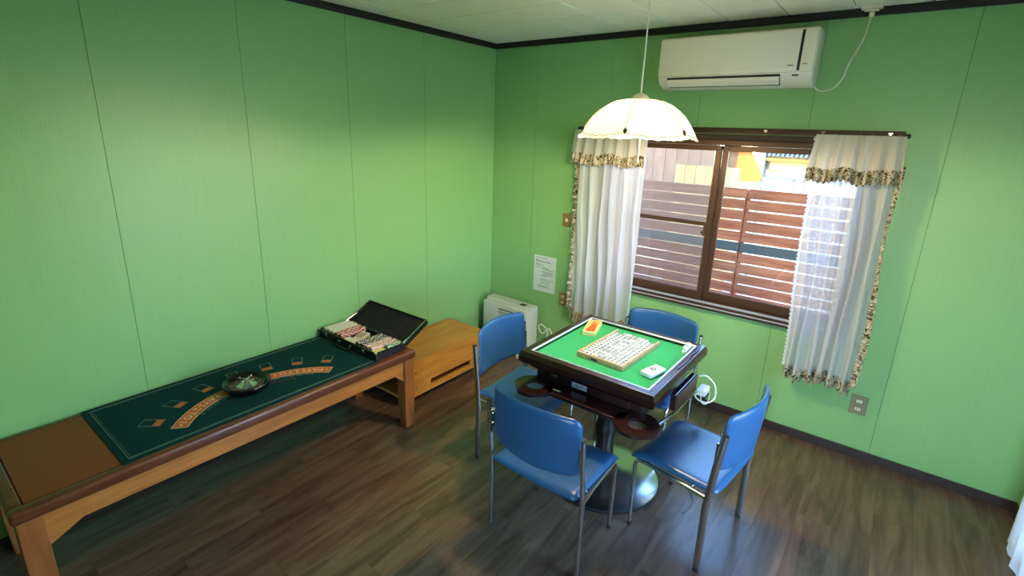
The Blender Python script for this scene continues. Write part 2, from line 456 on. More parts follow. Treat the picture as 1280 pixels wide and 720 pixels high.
wpart('outer_frame', (-hw+.004, hw-.004, -.008, .11, -.004, .016), BRONZE); wpart('outer_frame', (-hw+.004, hw-.004, .004, .11, hz-.045, hz-.012), BRONZE)
wpart('outer_frame', (-hw+.004, -hw+.03, .004, .11, .016, hz-.045), BRONZE); wpart('outer_frame', (hw-.03, hw-.004, .004, .11, .016, hz-.045), BRONZE)
def sash(x0, x1, y, nm):
    z0, z1 = .018, hz-.046
    bm = bmesh.new()
    box(bm, x0, x0+.034, y, y+.028, z0, z1); box(bm, x1-.034, x1, y, y+.028, z0, z1)
    box(bm, x0+.034, x1-.034, y, y+.028, z0, z0+.052); box(bm, x0+.034, x1-.034, y, y+.028, z1-.032, z1)
    f = obj('sash', bm, BRONZE, win, bevel=.002)
    obj('pane', B(x0+.03, x1-.03, y+.012, y+.016, z0+.045, z1-.028), GLASS, f)
    return f
mx = 1.775-(WX0+WX1)/2
s1 = sash(-hw+.03, mx+.006, .016, 'inner')          # left sash, room side
s2 = sash(mx+.002, hw-.03, .056, 'outer')       # right sash
bm = bmesh.new(); box(bm, mx-.036, mx-.018, .002, .016, .44, .52); box(bm, mx-.046, mx-.030, -.012, .004, .455, .475)
obj('crescent_lock', bm, BRONZE, s1, bevel=.003)
bm = bmesh.new(); box(bm, -hw+.064, mx-.022, .018, .042, .505, .530)
obj('middle_rail', bm, BRONZE, s1, bevel=.002)
# insect screen outside the left sash
bm = bmesh.new(); y = .118
x0, x1, z0, z1 = -hw+.03, mx+.02, .018, hz-.05
for a in ((x0, x0+.018, z0, z1), (x1-.018, x1, z0, z1), (x0+.018, x1-.018, z0, z0+.018), (x0+.018, x1-.018, z1-.018, z1)):
    box(bm, a[0], a[1], y, y+.012, a[2], a[3])
scf = obj('screen_frame', bm, BRONZE, win)
bm = bmesh.new(); box(bm, x0+.018, x1-.018, y+.005, y+.0056, z0+.018, z1-.018)
obj('screen_mesh', bm, SCREEN, scf)

# glazed door in the right wall
def glazed_door(name, label, loc, rz, hd):
    door = thing(name, label, 'door', loc, rz, kind='structure')
    for a in ((.0, .1, -hd, -hd+.04, 0, DZ1), (.0, .1, hd-.04, hd, 0, DZ1), (.0, .1, -hd+.04, hd-.04, DZ1-.05, DZ1), (.0, .1, -hd+.04, hd-.04, 0, .03)):
        obj('door_frame', B(*a), BRONZE, door, bevel=.003)
    for k, (a, b2, x) in enumerate(((-hd+.04, .03, .02), (-.03, hd-.04, .06))):
        bm = bmesh.new(); z0, z1 = .03, DZ1-.05
        box(bm, x, x+.03, a, a+.05, z0, z1); box(bm, x, x+.03, b2-.05, b2, z0, z1); box(bm, x, x+.03, a+.05, b2-.05, z0, z0+.09); box(bm, x, x+.03, a+.05, b2-.05, z1-.05, z1)
        d = obj('door_leaf', bm, BRONZE, door, bevel=.003)
        obj('pane', B(x+.013, x+.017, a+.045, b2-.045, z0+.085, z1-.045), GLASS, d)
glazed_door('door_1', 'glazed sliding door in the right wall', (RX, (DY0+DY1)/2, 0), 0, (DY1-DY0)/2)
glazed_door('door_2', 'glazed sliding door in the wall behind the camera', ((FX0+FX1)/2, RY, 0), -PI/2, (FX1-FX0)/2)

# unseen house roof, overhang lengthened to keep sun off fence and rear door
rf = struct(obj('roof', B(-.7, RX+.7, RY-2.3, .62, RZ+.34, RZ+.46), GREYT), 'unseen roof slab over the room, overhang lengthened to block the sun', 'roof')
struct(obj('roof_1', B(-.12, RX+.12, RY-.12, .14, RZ+.085, RZ+.34), EXTW), 'attic block above the ceiling', 'roof')

# ================================================================== CURTAINS
def ripple(u, n, seed):
    return math.sin(2*PI*n*u+seed)*.7+math.sin(2*PI*n*1.63*u+seed*2.1)*.3
def sheet(bm, f, nu, nv, mi=0):
    g = [[bm.verts.new(f(i/nu, j/nv)) for j in range(nv+1)] for i in range(nu+1)]
    for i in range(nu):
        for j in range(nv):
            q = bm.faces.new((g[i][j], g[i+1][j], g[i+1][j+1], g[i][j+1])); q.material_index = mi
def curtain(name, label, top, bot, ztop, zbot, y0, n, seed, side, lace, rn, swoop):
    """top/bot = (x left, x right) at rail and hem; side: -1 ruffle on left edge, +1 on right"""
    cx = (top[0]+top[1])/2
    t = thing(name, label, 'curtain', (cx, y0, zbot))
    def fx(u, v):
        w = v**.8
        a = top[0]+(bot[0]-top[0])*w; b = top[1]+(bot[1]-top[1])*w
        return a+(b-a)*u-cx
    def zb(u): return zbot+swoop*ripple(u, 1.2, seed+1)
    def f(u, v):
        amp = .014+.030*min(1, v*2.2)
        rp = ripple(u+.015*math.sin(5*v+seed), n, seed)
        y = amp*math.copysign(abs(rp)**.65, rp)*(1-.2*v)
        z = ztop+(zb(u)-ztop)*v
        return (fx(u, v)+.006*math.sin(9*v+14*u), y, z-zbot)
    bm = bmesh.new(); sheet(bm, f, 150, 44); obj('curtain_panel', bm, CURT, t, smooth=True)
    # ruffle along the hem
    def fr(u, v):
        p = Vector(f(u, 1)); a = .016*v+.002
        return (p.x+.004*math.sin(130*u), p.y-.002+a*math.sin(2*PI*rn*u+seed)+.006*v*math.sin(2*PI*rn*2.7*u), p.z+.012-.075*v+.006*v*math.sin(2*PI*rn*1.4*u))
    bm = bmesh.new(); sheet(bm, fr, 260, 6); obj('hem_ruffle', bm, FLORAL, t, smooth=True)
    # ruffle down the outer edge
    ue = 0 if side < 0 else 1
    def fs(u, v):
        vv = .10+.90*u
        p = Vector(f(ue, vv)); w = .008+.012*(.5+.5*math.sin(7*u+seed))+.010*u
        return (p.x+side*w*(v-.25)*1.3, p.y-.004-.014*v*math.sin(2*PI*26*u)-.01*v, p.z+.007*v*math.sin(2*PI*41*u))
    bm = bmesh.new(); sheet(bm, fs, 260, 5); obj('edge_ruffle', bm, FLORAL, t, smooth=True)
    if lace:   # scalloped lace along the inner edge
        ui = 1-ue
        def fl_(u, v):
            p = Vector(f(ui, u)); w = .010+.007*abs(math.sin(PI*52*u))
            return (p.x-side*w*v, p.y-.001, p.z)
        bm = bmesh.new(); sheet(bm, fl_, 312, 2); obj('lace_edging', bm, CURT2, t, smooth=True)
    # valance in front of the panel
    zt, zv = ztop-zbot+.012, 1.625-zbot
    def fv(u, v):
        x = top[0]-cx+(top[1]-top[0])*u+(u-.5)*.03*v
        y = -.035-.012*v+(.012+.008*v)*ripple(u, n*1.1, seed+2)
        return (x, y, zt+(zv-zt)*v+.012*v*ripple(u, 2.2, seed))
    bm = bmesh.new(); sheet(bm, fv, 120, 14); va = obj('valance', bm, VALC, t, smooth=True)
    def fvr(u, v):
        p = Vector(fv(u, 1)); a = .004+.013*v
        return (p.x+.01*(u-.5)*v, p.y-.003+a*math.sin(2*PI*rn*.9*u+1)+.005*v*math.sin(2*PI*rn*2.3*u), p.z+.006-.072*v+.006*v*math.sin(2*PI*rn*1.3*u))
    bm = bmesh.new(); sheet(bm, fvr, 220, 6); obj('valance_ruffle', bm, FLORAL, va, smooth=True)
    # heading hooks
    for k in range(7):
        u = (k+.5)/7; p = Vector(fv(u, 0))
        bm = bmesh.new(); tube(bm, [(p.x, p.y+.004, p.z-.02), (p.x, p.y+.014, p.z+.006), (p.x, p.y+.022, p.z+.004)], .0015, 6); obj('curtain_hook', bm, CHROME, t)
    return t
curtain('curtain', 'white sheer curtain with floral ruffles at the left end of the window', (.825, 1.335), (.86, 1.345), 1.775, .455, -.085, 6.0, .4, -1, False, 17, .012)
curtain('curtain', 'white sheer curtain with floral ruffles and lace edging over the right end of the window', (2.285, 2.665), (2.335, 2.68), 1.785, .478, -.085, 6.2, 2.3, 1, True, 13, .014)
# curtain rail
cr = thing('curtain_rail', 'thin dark curtain rail fixed above the window', 'curtain rail', (1.745, 0, 1.80))
obj('rail', B(-.91, .91, -.062, -.044, -.010, .006), BRONZE, cr, bevel=.002)
obj('mounting_board', B(-.91, .91, -.022, -.001, .000, .022), SILL, cr, bevel=.002)
for x in (-.85, -.28, .28, .56, .85):
    bm = bmesh.new(); box(bm, x-.010, x+.010, -.066, -.022, .006, .014); box(bm, x-.006, x+.006, -.067, -.062, .0, .014); obj('bracket', bm, CHROME, cr, bevel=.001)
for s in (-1, 1): obj('end_cap', B(s*.92-.012, s*.92+.012, -.066, -.040, -.012, .010), BLACKMAT, cr, bevel=.004)
# curtain at the glazed door
t = thing('curtain', 'white gathered curtain hanging to the floor by the glazed door, cut by the frame', 'curtain', (3.385, -.58, .045))
def fd(u, v):
    return (.012+.012*ripple(u, 5, 1.1)*(.5+.5*v), -.26+.54*(1-u), 1.96-1.92*v)
bm = bmesh.new(); sheet(bm, fd, 120, 20); obj('lace_panel', bm, CURT2, t, smooth=True)
def fd2(u, v):
    return (-.018+.011*ripple(u, 4, .3)*(.5+.5*v), -.24+.44*(1-u), 1.96-1.955*v)
bm = bmesh.new(); sheet(bm, fd2, 110, 20); obj('curtain_panel', bm, CURT2, t, smooth=True)
t = thing('curtain_rail', 'curtain rail above the glazed door', 'curtain rail', (3.36, -1.11, 2.02))
bm = bmesh.new(); tube(bm, [(0, -.85, 0), (0, .85, 0)], .011, 12); obj('rod', bm, CHROME, t, smooth=True)
for y in (-.8, 0, .8): obj('bracket', B(0, .09, y-.01, y+.01, -.006, .006), CHROME, t)

# ================================================================== LAMP
lx, ly, lz = 1.700, -1.05, 1.755
lamp = thing('pendant_lamp', 'lit white scalloped glass pendant lamp hanging over the game table', 'lamp', (lx, ly, lz))
m = bpy.data.materials.new('milk_glass_shade'); m.use_nodes = True; nt = m.node_tree; N, L = nt.nodes, nt.links
for n in list(N): N.remove(n)
o_ = N.new('ShaderNodeOutputMaterial'); d_ = N.new('ShaderNodeBsdfDiffuse'); t_ = N.new('ShaderNodeBsdfTranslucent'); p_ = N.new('ShaderNodeBsdfTransparent'); g_ = N.new('ShaderNodeBsdfGlossy')
d_.inputs[0].default_value = (.92, .90, .80, 1); t_.inputs[0].default_value = (.95, .92, .80, 1); p_.inputs[0].default_value = (1, .95, .85, 1); g_.inputs['Roughness'].default_value = .15
a_ = N.new('ShaderNodeMixShader'); a_.inputs[0].default_value = .09; L.new(d_.outputs[0], a_.inputs[1]); L.new(t_.outputs[0], a_.inputs[2])
b_ = N.new('ShaderNodeMixShader'); b_.inputs[0].default_value = .014; L.new(a_.outputs[0], b_.inputs[1]); L.new(p_.outputs[0], b_.inputs[2])
c_ = N.new('ShaderNodeMixShader'); c_.inputs[0].default_value = .04; L.new(b_.outputs[0], c_.inputs[1]); L.new(g_.outputs[0], c_.inputs[2])
L.new(c_.outputs[0], o_.inputs[0]); SHADE = m
NR = 6; ROT = math.radians(43)
def scal(r, z, a):
    k = r/.26; lob = abs(math.sin(NR/2*(a-ROT)))     # 0 at ribs, 1 mid petal
    rr = r*(1+.015*k*(lob-.6))
    zz = z-.016*(max(0, k-.80)/.20)*lob+.004*(max(0, k-.85)/.15)*abs(math.sin(NR*3*(a-ROT)))
    return rr, zz
prof = [(.030, .158), (.070, .157), (.105, .150), (.140, .134), (.172, .112), (.200, .086), (.222, .060), (.240, .035), (.252, .014), (.262, .000)]
bm = bmesh.new(); lathe(bm, prof, 144, fn=scal)
sh = obj('lamp_shade', bm, SHADE, lamp, smooth=True)
for k in range(NR):
    a = ROT+k*2*PI/NR
    pts = [Vector((r*math.cos(a)*(1-.009*r/.26), r*math.sin(a)*(1-.009*r/.26), z+.001)) for r, z in prof[2:]]
    bm = bmesh.new(); tube(bm, pts, .0016, 6); obj('rib', bm, GOLD, sh, smooth=True)
    bm = bmesh.new(); Mx = Matrix.Translation((.2475*math.cos(a), .2475*math.sin(a), .020)) @ Matrix.Rotation(a, 4, 'Z') @ Matrix.Rotation(math.radians(-24), 4, 'Y')
    for q in (((0, .013), (.010, 0), (0, -.016), (-.010, 0)),):
        vs = [bm.verts.new(Mx @ Vector((s, y_, z_))) for s in (.001, .005) for y_, z_ in [(p[0], p[1]) for p in q]]
        bm.faces.new(vs[:4][::-1]); bm.faces.new(vs[4:])
        for i in range(4): bm.faces.new((vs[i], vs[(i+1) % 4], vs[4+(i+1) % 4], vs[4+i]))
    obj('ornament', bm, GREYPRINT, sh)
pts = []
for i in range(145):
    a = 2*PI*i/144; r, z = scal(.2565, .0085, a); pts.append((r*math.cos(a), r*math.sin(a), z+.003))
bm = bmesh.new(); tube(bm, pts, .0013, 6); obj('rim_line', bm, GREYPRINT, sh)
bm = bmesh.new(); lathe(bm, [(0, .185), (.012, .184), (.030, .174), (.040, .162), (.040, .155), (0, .155)], 24); obj('cap', bm, IVORY, lamp, smooth=True)
bm = bmesh.new(); lathe(bm, [(0, .155), (.020, .155), (.020, .110), (.016, .100), (0, .100)], 20); obj('bulb_socket', bm, IVORY, lamp, smooth=True)
m = bpy.data.materials.new('lit_bulb'); m.use_nodes = True; b = m.node_tree.nodes['Principled BSDF']; b.inputs['Base Color'].default_value = (1, .95, .85, 1); b.inputs['Emission Color'].default_value = (1, .90, .68, 1); b.inputs['Emission Strength'].default_value = 6
bm = bmesh.new(); lathe(bm, [(0, .100), (.016, .098), (.030, .080), (.034, .060), (.030, .042), (.016, .030), (0, .027)], 20); bo = obj('bulb', bm, m, lamp, smooth=True)
bm = bmesh.new(); tube(bm, [(0, 0, .18), (.001, 0, .4), (0, 0, RZ-lz-.03)], .0036, 8); obj('cord', bm, CABLEW, lamp, smooth=True)
bm = bmesh.new(); lathe(bm, [(0, RZ-lz), (.042, RZ-lz), (.040, RZ-lz-.014), (.012, RZ-lz-.032), (0, RZ-lz-.032)], 24); obj('ceiling_rose', bm, IVORY, lamp, smooth=True)
bm = bmesh.new(); tube(bm, [(.020, -.006, .11), (.0195, -.006, -.10)], .0011, 6); pc = obj('pull_cord', bm, CABLEW, lamp)
bm = bmesh.new(); lathe(bm, [(0, -.098), (.003, -.1), (.004, -.112), (0, -.118)], 8, c=(.0195, -.006, 0)); obj('pull_knob', bm, IVORY, pc)
for (dx, dy) in ((0, 0),):
    pd = bpy.data.lights.new('lamp_light', 'POINT'); pd.energy = LAMP_POWER; pd.color = (1, .78, .46); pd.shadow_soft_size = .034
    po = bpy.data.objects.new('lamp_light', pd); COL.objects.link(po); po.parent = lamp; po.location = (0, 0, .010)

# ================================================================== AIR CONDITIONER
ac = thing('air_conditioner', 'white wall-mounted air conditioner above the window', 'air conditioner', (1.82, 0, 2.03))
def extr_x(prof, x0, x1, bm=None):
    bm = bm or bmesh.new()
    A = [bm.verts.new((x0, y, z)) for y, z in prof]; C2 = [bm.verts.new((x1, y, z)) for y, z in prof]
    bm.faces.new(A[::-1]); bm.faces.new(C2); n = len(prof)
    for i in range(n): bm.faces.new((A[i], A[(i+1) % n], C2[(i+1) % n], C2[i]))
    return bm
hwac = .405
obj('body', extr_x([(-.002, .004), (-.10, 0), (-.165, .020), (-.190, .045), (-.196, .06), (-.196, .255), (-.186, .276), (-.16, .284), (-.002, .284)], -hwac, hwac), ACW, ac, bevel=.010, segs=3, smooth=True, angle=.6)
obj('front_panel', extr_x([(-.194, .068), (-.206, .070), (-.209, .090), (-.207, .250), (-.200, .270), (-.194, .274)], -hwac+.004, hwac-.075), ACW, ac, bevel=.003, smooth=True, angle=.6)
obj('side_panel', extr_x([(-.194, .068), (-.206, .070), (-.209, .090), (-.207, .250), (-.200, .270), (-.194, .274)], hwac-.062, hwac-.004), ACW, ac, bevel=.003, smooth=True, angle=.6)
obj('slot', extr_x([(-.19, .075), (-.2015, .077), (-.2035, .09), (-.2025, .25), (-.197, .268), (-.19, .268)], hwac-.0752, hwac-.0618), ACSEAM, ac)
obj('louver', extr_x([(-.168, .014), (-.176, .011), (-.203, .034), (-.204, .050), (-.196, .050)], -hwac+.06, hwac-.15), ACW, ac, bevel=.002)
obj('air_outlet', extr_x([(-.150, .010), (-.176, .019), (-.1985, .047), (-.1985, .062), (-.15, .06)], -hwac+.058, hwac-.148), ACSEAM, ac)
obj('badge', B(hwac-.118, hwac-.090, -.2105, -.208, .098, .102), GREYPRINT, ac)
obj('badge', B(hwac-.050, hwac-.030, -.2105, -.208, .104, .107), GREYPRINT, ac)
obj('display_window', B(hwac-.092, hwac-.064, -.197, -.194, .050, .058), GREYPRINT, ac)
# power cord and ceiling socket
pth = [(-.012, -.03, .012), (.0, -.012, -.006), (.03, 0, -.012), (.075, .002, .005), (.105, .004, .05), (.118, .004, .11), (.14, .002, .17), (.162, -.002, .23), (.172, -.008, .30), (.176, -.02, .335)]
pth = [(x+.415, y-.02, z) for x, y, z in pth]
bm = bmesh.new(); tube(bm, smooth_path(pth, 6), .0042, 8); cd = obj('power_cord', bm, CABLEW, ac, smooth=True)
bm = bmesh.new(); box(bm, .581, .603, -.054, -.032, .325, .349); obj('plug', bm, IVORY, cd, bevel=.004)
sk = thing('ceiling_socket', 'ivory power socket on the ceiling edge above the air conditioner cord', 'socket', (2.41, -.055, RZ))
bm = bmesh.new(); box(bm, -.045, .045, -.03, .022, -.016, 0); obj('socket_body', bm, IVORY, sk, bevel=.004)
bm = bmesh.new(); box(bm, -.03, .03, -.018, .012, -.026, -.016); obj('socket_face', bm, IVORY, sk, bevel=.003)

# ================================================================== ON THE WINDOW WALL
pp = thing('notice_sheet', 'white printed notice sheet taped to the green wall', 'paper', (.555, 0, .667))
obj('sheet', B(-.105, .105, -.0012, -.0002, -.148, .148), PAPER, pp)
random.seed(3)
rows = [(.130, -.09, .02), (.112, -.09, -.06), (.104, -.09, .05), (.096, -.085, .055), (.078, -.09, -.045), (.070, -.08, -.005), (.052, -.09, .03), (.044, -.02, .04), (.036, .0, .09), (.020, -.03, .09), (.010, -.02, .085), (.0, -.015, .06), (-.008, -.02, .085), (-.018, -.04, .03), (-.038, -.03, .01), (-.048, -.035, .09), (-.062, -.03, .06), (-.078, -.04, .05), (-.1, -.06, .04), (-.110, -.055, .045)]
bm = bmesh.new()
for z, a, b2 in rows:
    x = a
    while x < b2:
        w = random.uniform(.004, .016)
        box(bm, x, min(x+w, b2), -.0016, -.0012, z-.0017, z+.0017); x += w+random.uniform(.0015, .004)
obj('printed_lines', bm, GREYPRINT, pp)
def wall_plate(name, label, x, z, w, h, m, kind):
    t = thing(name, label, kind, (x, 0, z))
    obj('plate', B(-w/2, w/2, -.007, 0, -h/2, h/2), m, t, bevel=.003)
    if kind == 'light switch':
        obj('rocker', B(-.011, .011, -.0095, -.007, -.013, .013), IVORY, t, bevel=.002)
    else:
        for s in (-1, 1):
            c = obj('socket', B(-.022, .022, -.0085, -.007, s*.024-.015, s*.024+.015), m, t, bevel=.002)
            fcs = obj('socket_face', B(-.014, .014, -.0095, -.0085, s*.024-.009, s*.024+.009), IVORY, c, bevel=.001)
            for d in (-1, 1): obj('slit', B(d*.006-.0015, d*.006+.0015, -.0099, -.0095, s*.024-.005, s*.024+.005), ACSEAM, c)
wall_plate('light_switch', 'brown switch plate on the green wall beside the left curtain', .733, 1.129, .072, .10, BROWNPLATE, 'light switch')
wall_plate('wall_outlet', 'brown double outlet half behind the left curtain ruffle', .742, .498, .070, .108, BROWNPLATE, 'outlet')
wall_plate('wall_outlet', 'olive double outlet on the wall below the right curtain', 2.731, .328, .080, .115, OUTLETPL, 'outlet')

# ================================================================== LONG LOW TABLE (left)
BX, BY0, BY1, BH = .600, -3.155, -1.405, .500
lt = thing('low_table', 'long low table with brown top, dark rim and orange oak legs', 'table', (0, BY0, 0))
ln = BY1-BY0
obj('table_top', B(.045, BX-.045, .045, ln-.045, BH-.03, BH-.0015), BROWNTOP, lt)
def rimp(x0, x1, y0, y1):
    return obj('rim', B(x0, x1, y0, y1, BH-.052, BH), RIM, lt, bevel=.014, segs=4, smooth=True, angle=.8)
rimp(BX-.046, BX, 0, ln); rimp(.012, .052, 0, ln); rimp(.05, BX-.044, 0, .046); rimp(.05, BX-.044, ln-.046, ln)
obj('apron', B(BX-.048, BX-.022, .07, ln-.07, .368, BH-.045), APRON, lt, bevel=.002)
obj('apron', B(.035, .06, .07, ln-.07, .368, BH-.045), APRON, lt, bevel=.002)
obj('apron', B(.08, BX-.07, .020, .046, .368, BH-.045), APRON, lt, bevel=.002)
obj('apron', B(.08, BX-.07, ln-.046, ln-.020, .368, BH-.045), APRON, lt, bevel=.002)
for (cx, cy) in ((BX-.046, .046), (BX-.046, ln-.046), (.05, .046), (.05, ln-.046)):
    bm = bmesh.new()
    a, b2 = .036, .028
    lo = [bm.verts.new((cx+x*b2, cy+y*b2, 0)) for x, y in ((-1, -1), (1, -1), (1, 1), (-1, 1))]
    mi_ = [bm.verts.new((cx+x*a, cy+y*a, .20)) for x, y in ((-1, -1), (1, -1), (1, 1), (-1, 1))]
    hi = [bm.verts.new((cx+x*a, cy+y*a, BH-.05)) for x, y in ((-1, -1), (1, -1), (1, 1), (-1, 1))]
    bm.faces.new(lo[::-1]); bm.faces.new(hi)
    for P_, Q_ in ((lo, mi_), (mi_, hi)):
        for i in range(4): bm.faces.new((P_[i], P_[(i+1) % 4], Q_[(i+1) % 4], Q_[i]))
    obj('leg', bm, LEGW, lt, bevel=.004)
for (y0, y1) in ((.082, .19), (ln-.082, ln-.15)):      # angled corner braces under the front apron
    bm = bmesh.new()
    pf = [(y0, .372), (y1, .372), (y0, .315)]
    A = [bm.verts.new((BX-.046, y, z)) for y, z in pf]; C2 = [bm.verts.new((BX-.024, y, z)) for y, z in pf]
    bm.faces.new(A); bm.faces.new(C2[::-1])
    for i in range(3): bm.faces.new((A[i], A[(i+1) % 3], C2[(i+1) % 3], C2[i]))
    obj('corner_brace', bm, APRON, lt)

# ------------------------------------------------------------------ printed gaming mat
MX0, MX1, MY0, MY1 = .014, .572, -2.835, -1.648
mt = thing('game_mat', 'dark green blackjack mat with orange lettered arc on the low table', 'mat', (0, 0, BH))
bm = bmesh.new(); box(bm, MX0, MX1, MY0, MY1, 0, .0025); obj('mat_cloth', bm, MATG, mt, bevel=.001, segs=1)
ZP = .0027
def strip(bm, pts, w, z=ZP, closed=False, mi=0):
    pts = [Vector((p[0], p[1], z)) for p in pts]; n = len(pts); L_, R_ = [], []
    for i in range(n):
        a = pts[(i-1) % n] if (closed or i > 0) else pts[i]; b2 = pts[(i+1) % n] if (closed or i < n-1) else pts[i]
        t = (b2-a).normalized(); s = Vector((-t.y, t.x, 0))*(w/2)
        L_.append(bm.verts.new(pts[i]+s)); R_.append(bm.verts.new(pts[i]-s))
    for i in range(n if closed else n-1):
        j = (i+1) % n; f = bm.faces.new((R_[i], R_[j], L_[j], L_[i])); f.material_index = mi
bm = bmesh.new()
for d, w in ((.026, .0035), (.034, .0016)):
    strip(bm, [(MX0+d, MY0+d), (MX1-d, MY0+d), (MX1-d, MY1-d), (MX0+d, MY1-d)], w*1.2, closed=True)
obj('border_line', bm, PRINTLINE, mt)
AC_ = Vector((.753, -2.245)); 
def arc(R_, a): return (AC_.x-R_*math.cos(a), AC_.y+R_*math.sin(a))
PHI = math.radians(51)
def band(r0, r1, z, n=60, phi=PHI):
    bm = bmesh.new(); v = []
    for i in range(n+1):
        a = -phi+2*phi*i/n; p, q = arc(r0, a), arc(r1, a)
        v.append((bm.verts.new((*p, z)), bm.verts.new((*q, z))))
    for i in range(n): bm.faces.new((v[i][0], v[i+1][0], v[i+1][1], v[i][1]))
    return bm
obj('band_border', band(.431, .497, ZP, phi=PHI+.006), PRINTCREAM, mt)
obj('lettered_band', band(.434, .494, ZP+.0003), PRINTORANGE, mt)
def along(R_, a0, z):
    def fn(x):
        a = a0-x/R_; up = Vector((math.cos(a), -math.sin(a), 0)); rt = Vector((-math.sin(a), -math.cos(a), 0)); p = arc(R_, a)
        return Vector((p[0], p[1], z)), rt, up
    return fn
for tx, a0, sp in (('\u2022 PAYS 2 TO 1', PHI-.04, 1.5), ('INSURANCE', .23, .9), ('PAYS 2 TO 1 \u2022', -.27, 1.35)):
    want = .20 if tx == 'INSURANCE' else .275
    l1, l2 = [text_mesh(bmesh.new(), tx, .046, along(.480, 0, 0), spacing=q) for q in (1, 2)]
    sp = 1+(want-l1)/(l2-l1)
    a0 = {'I': .20/.48/2, 'P': -PHI+.02+want/.48}.get(tx[0], PHI-.03)
    bm = bmesh.new(); text_mesh(bm, tx, .046, along(.480, a0, ZP+.0005), spacing=sp); obj('band_lettering', bm, PRINTCREAM, mt)['kind'] = 'stuff'
bm = bmesh.new(); text_mesh(bm, 'DEALER MUST DRAW TO 16 AND STAND ON ALL 17', .021, along(.424, .72, ZP+.0002), spacing=1.15); obj('small_lettering', bm, PRINTGREY, mt)
bm = bmesh.new(); text_mesh(bm, 'BLACKJACK PAYS 3 TO 2', .027, along(.395, .52, ZP+.0002), spacing=1.0); obj('red_lettering', bm, PRINTRED, mt)
for k in range(7):
    a = math.radians((k-3)*15.1); c = Vector(arc(.592, a)); rad = Vector((math.cos(a), -math.sin(a))); tan = Vector((math.sin(a), math.cos(a)))
    hl, ht = .043, .025
    P4 = [c-rad*hl-tan*ht, c+rad*hl-tan*ht, c+rad*hl+tan*ht, c-rad*hl+tan*ht]
    bm = bmesh.new(); strip(bm, P4, .0035, closed=True); cb_ = obj('card_box', bm, PRINTLINE, mt)
    bm = bmesh.new(); q = [c+rad*.010-tan*(ht-.003), c+rad*(hl-.003)-tan*(ht-.003), c+rad*(hl-.003)+tan*(ht-.003), c+rad*.010+tan*(ht-.003)]
    bm.faces.new([bm.verts.new((p.x, p.y, ZP)) for p in q]); obj('card_box_fill', bm, PRINTORANGE, cb_)

# ------------------------------------------------------------------ roulette
rl = thing('roulette_wheel', 'small black toy roulette wheel with metal turret on the blackjack mat', 'roulette', (.335, -2.262, BH+.003))
bm = bmesh.new(); lathe(bm, [(0, 0), (.088, 0), (.100, .012), (.108, .030), (.108, .038), (.103, .042), (.096, .040), (.088, .026), (.074, .018), (0, .016)], 56); obj('bowl', bm, BLACKGLOSS, rl, smooth=True, angle=.9)
bm = bmesh.new(); lathe(bm, [(.074, .0185), (.074, .0225), (.050, .0225), (.044, .020), (0, .021)], 40); ro = obj('rotor', bm, mk('rotor_brown', (60, 44, 30), .4), rl, smooth=True, angle=.6)
RED_ = mk('pocket_red', (120, 24, 20), .4); 
for k in range(18):
    a = 2*PI*k/18
    bm = bmesh.new(); q = [(.052, a), (.073, a), (.073, a+.15), (.052, a+.15)]
    prism(bm, [(r*math.cos(t), r*math.sin(t)) for r, t in q], .0225, .0232); obj('pocket', bm, (RED_, BLACKGLOSS)[k % 2], ro)
bm = bmesh.new(); lathe(bm, [(.046, .021), (.034, .026), (.018, .036), (.010, .040), (.008, .052), (0, .054)], 24); tu = obj('turret', bm, BRUSHED, rl, smooth=True)
for k in range(4):
    a = PI/2*k+.5
    bm = bmesh.new(); tube(bm, [(0, 0, .047), (.034*math.cos(a), .034*math.sin(a), .050)], .003, 8); lathe(bm, [(0, .006), (.005, .003), (.006, 0), (.005, -.003), (0, -.006)], 10, c=(.036*math.cos(a), .036*math.sin(a), .050)); obj('turret_arm', bm, CHROME, tu, smooth=True)

# ------------------------------------------------------------------ chip case
CW, CD0, CD1 = .548, -1.665, -1.462
cs = thing('chip_case', 'open black poker chip case at the end of the low table', 'case', (.012, CD0, BH+.003))
dd = CD1-CD0
bm = bmesh.new(); hb = .046
box(bm, 0, CW, 0, dd, 0, .006); box(bm, 0, CW, 0, .006, .006, hb); box(bm, 0, CW, dd-.006, dd, .006, hb); box(bm, 0, .006, .006, dd-.006, .006, hb); box(bm, CW-.006, CW, .006, dd-.006, .006, hb)
obj('case_base', bm, BLACKMAT, cs)
bm = bmesh.new(); box(bm, .006, CW-.006, .006, dd-.006, .006, .020); obj('tray_insert', bm, FOAM, cs)
bm = bmesh.new()
for a in ((-.001, CW+.001, -.002, .004, hb-.004, hb+.001), (-.001, CW+.001, dd-.004, dd+.001, hb-.004, hb+.001), (-.001, .005, .004, dd-.004, hb-.004, hb+.001), (CW-.005, CW+.001, .004, dd-.004, hb-.004, hb+.001)): box(bm, *a)
obj('edge_trim', bm, BLACKGLOSS, cs)
for x in (.07, .43):
    bm = bmesh.new(); box(bm, x, x+.022, -.006, -.001, .014, .040); box(bm, x+.004, x+.018, -.008, -.005, .030, .038); obj('latch', bm, CHROME, cs, bevel=.001)
for x in (.20, .31):
    bm = bmesh.new(); box(bm, x, x+.024, -.008, -.001, .016, .032); obj('handle_mount', bm, CHROME, cs, bevel=.002)
bm = bmesh.new(); tube(bm, smooth_path([(.212, -.008, .024), (.214, -.020, .016), (.222, -.026, .008), (.312, -.026, .008), (.320, -.020, .016), (.322, -.008, .024)], 5), .004, 8); obj('handle', bm, BLACKGLOSS, cs, smooth=True)
for x in (0, CW):
    for y in (0, dd):
        bm = bmesh.new(); lathe(bm, [(0, .008), (.006, .006), (.009, 0), (.006, -.006), (0, -.008)], 12, c=(x, y, hb-.002)); obj('corner_cap', bm, CHROME, cs, smooth=True)
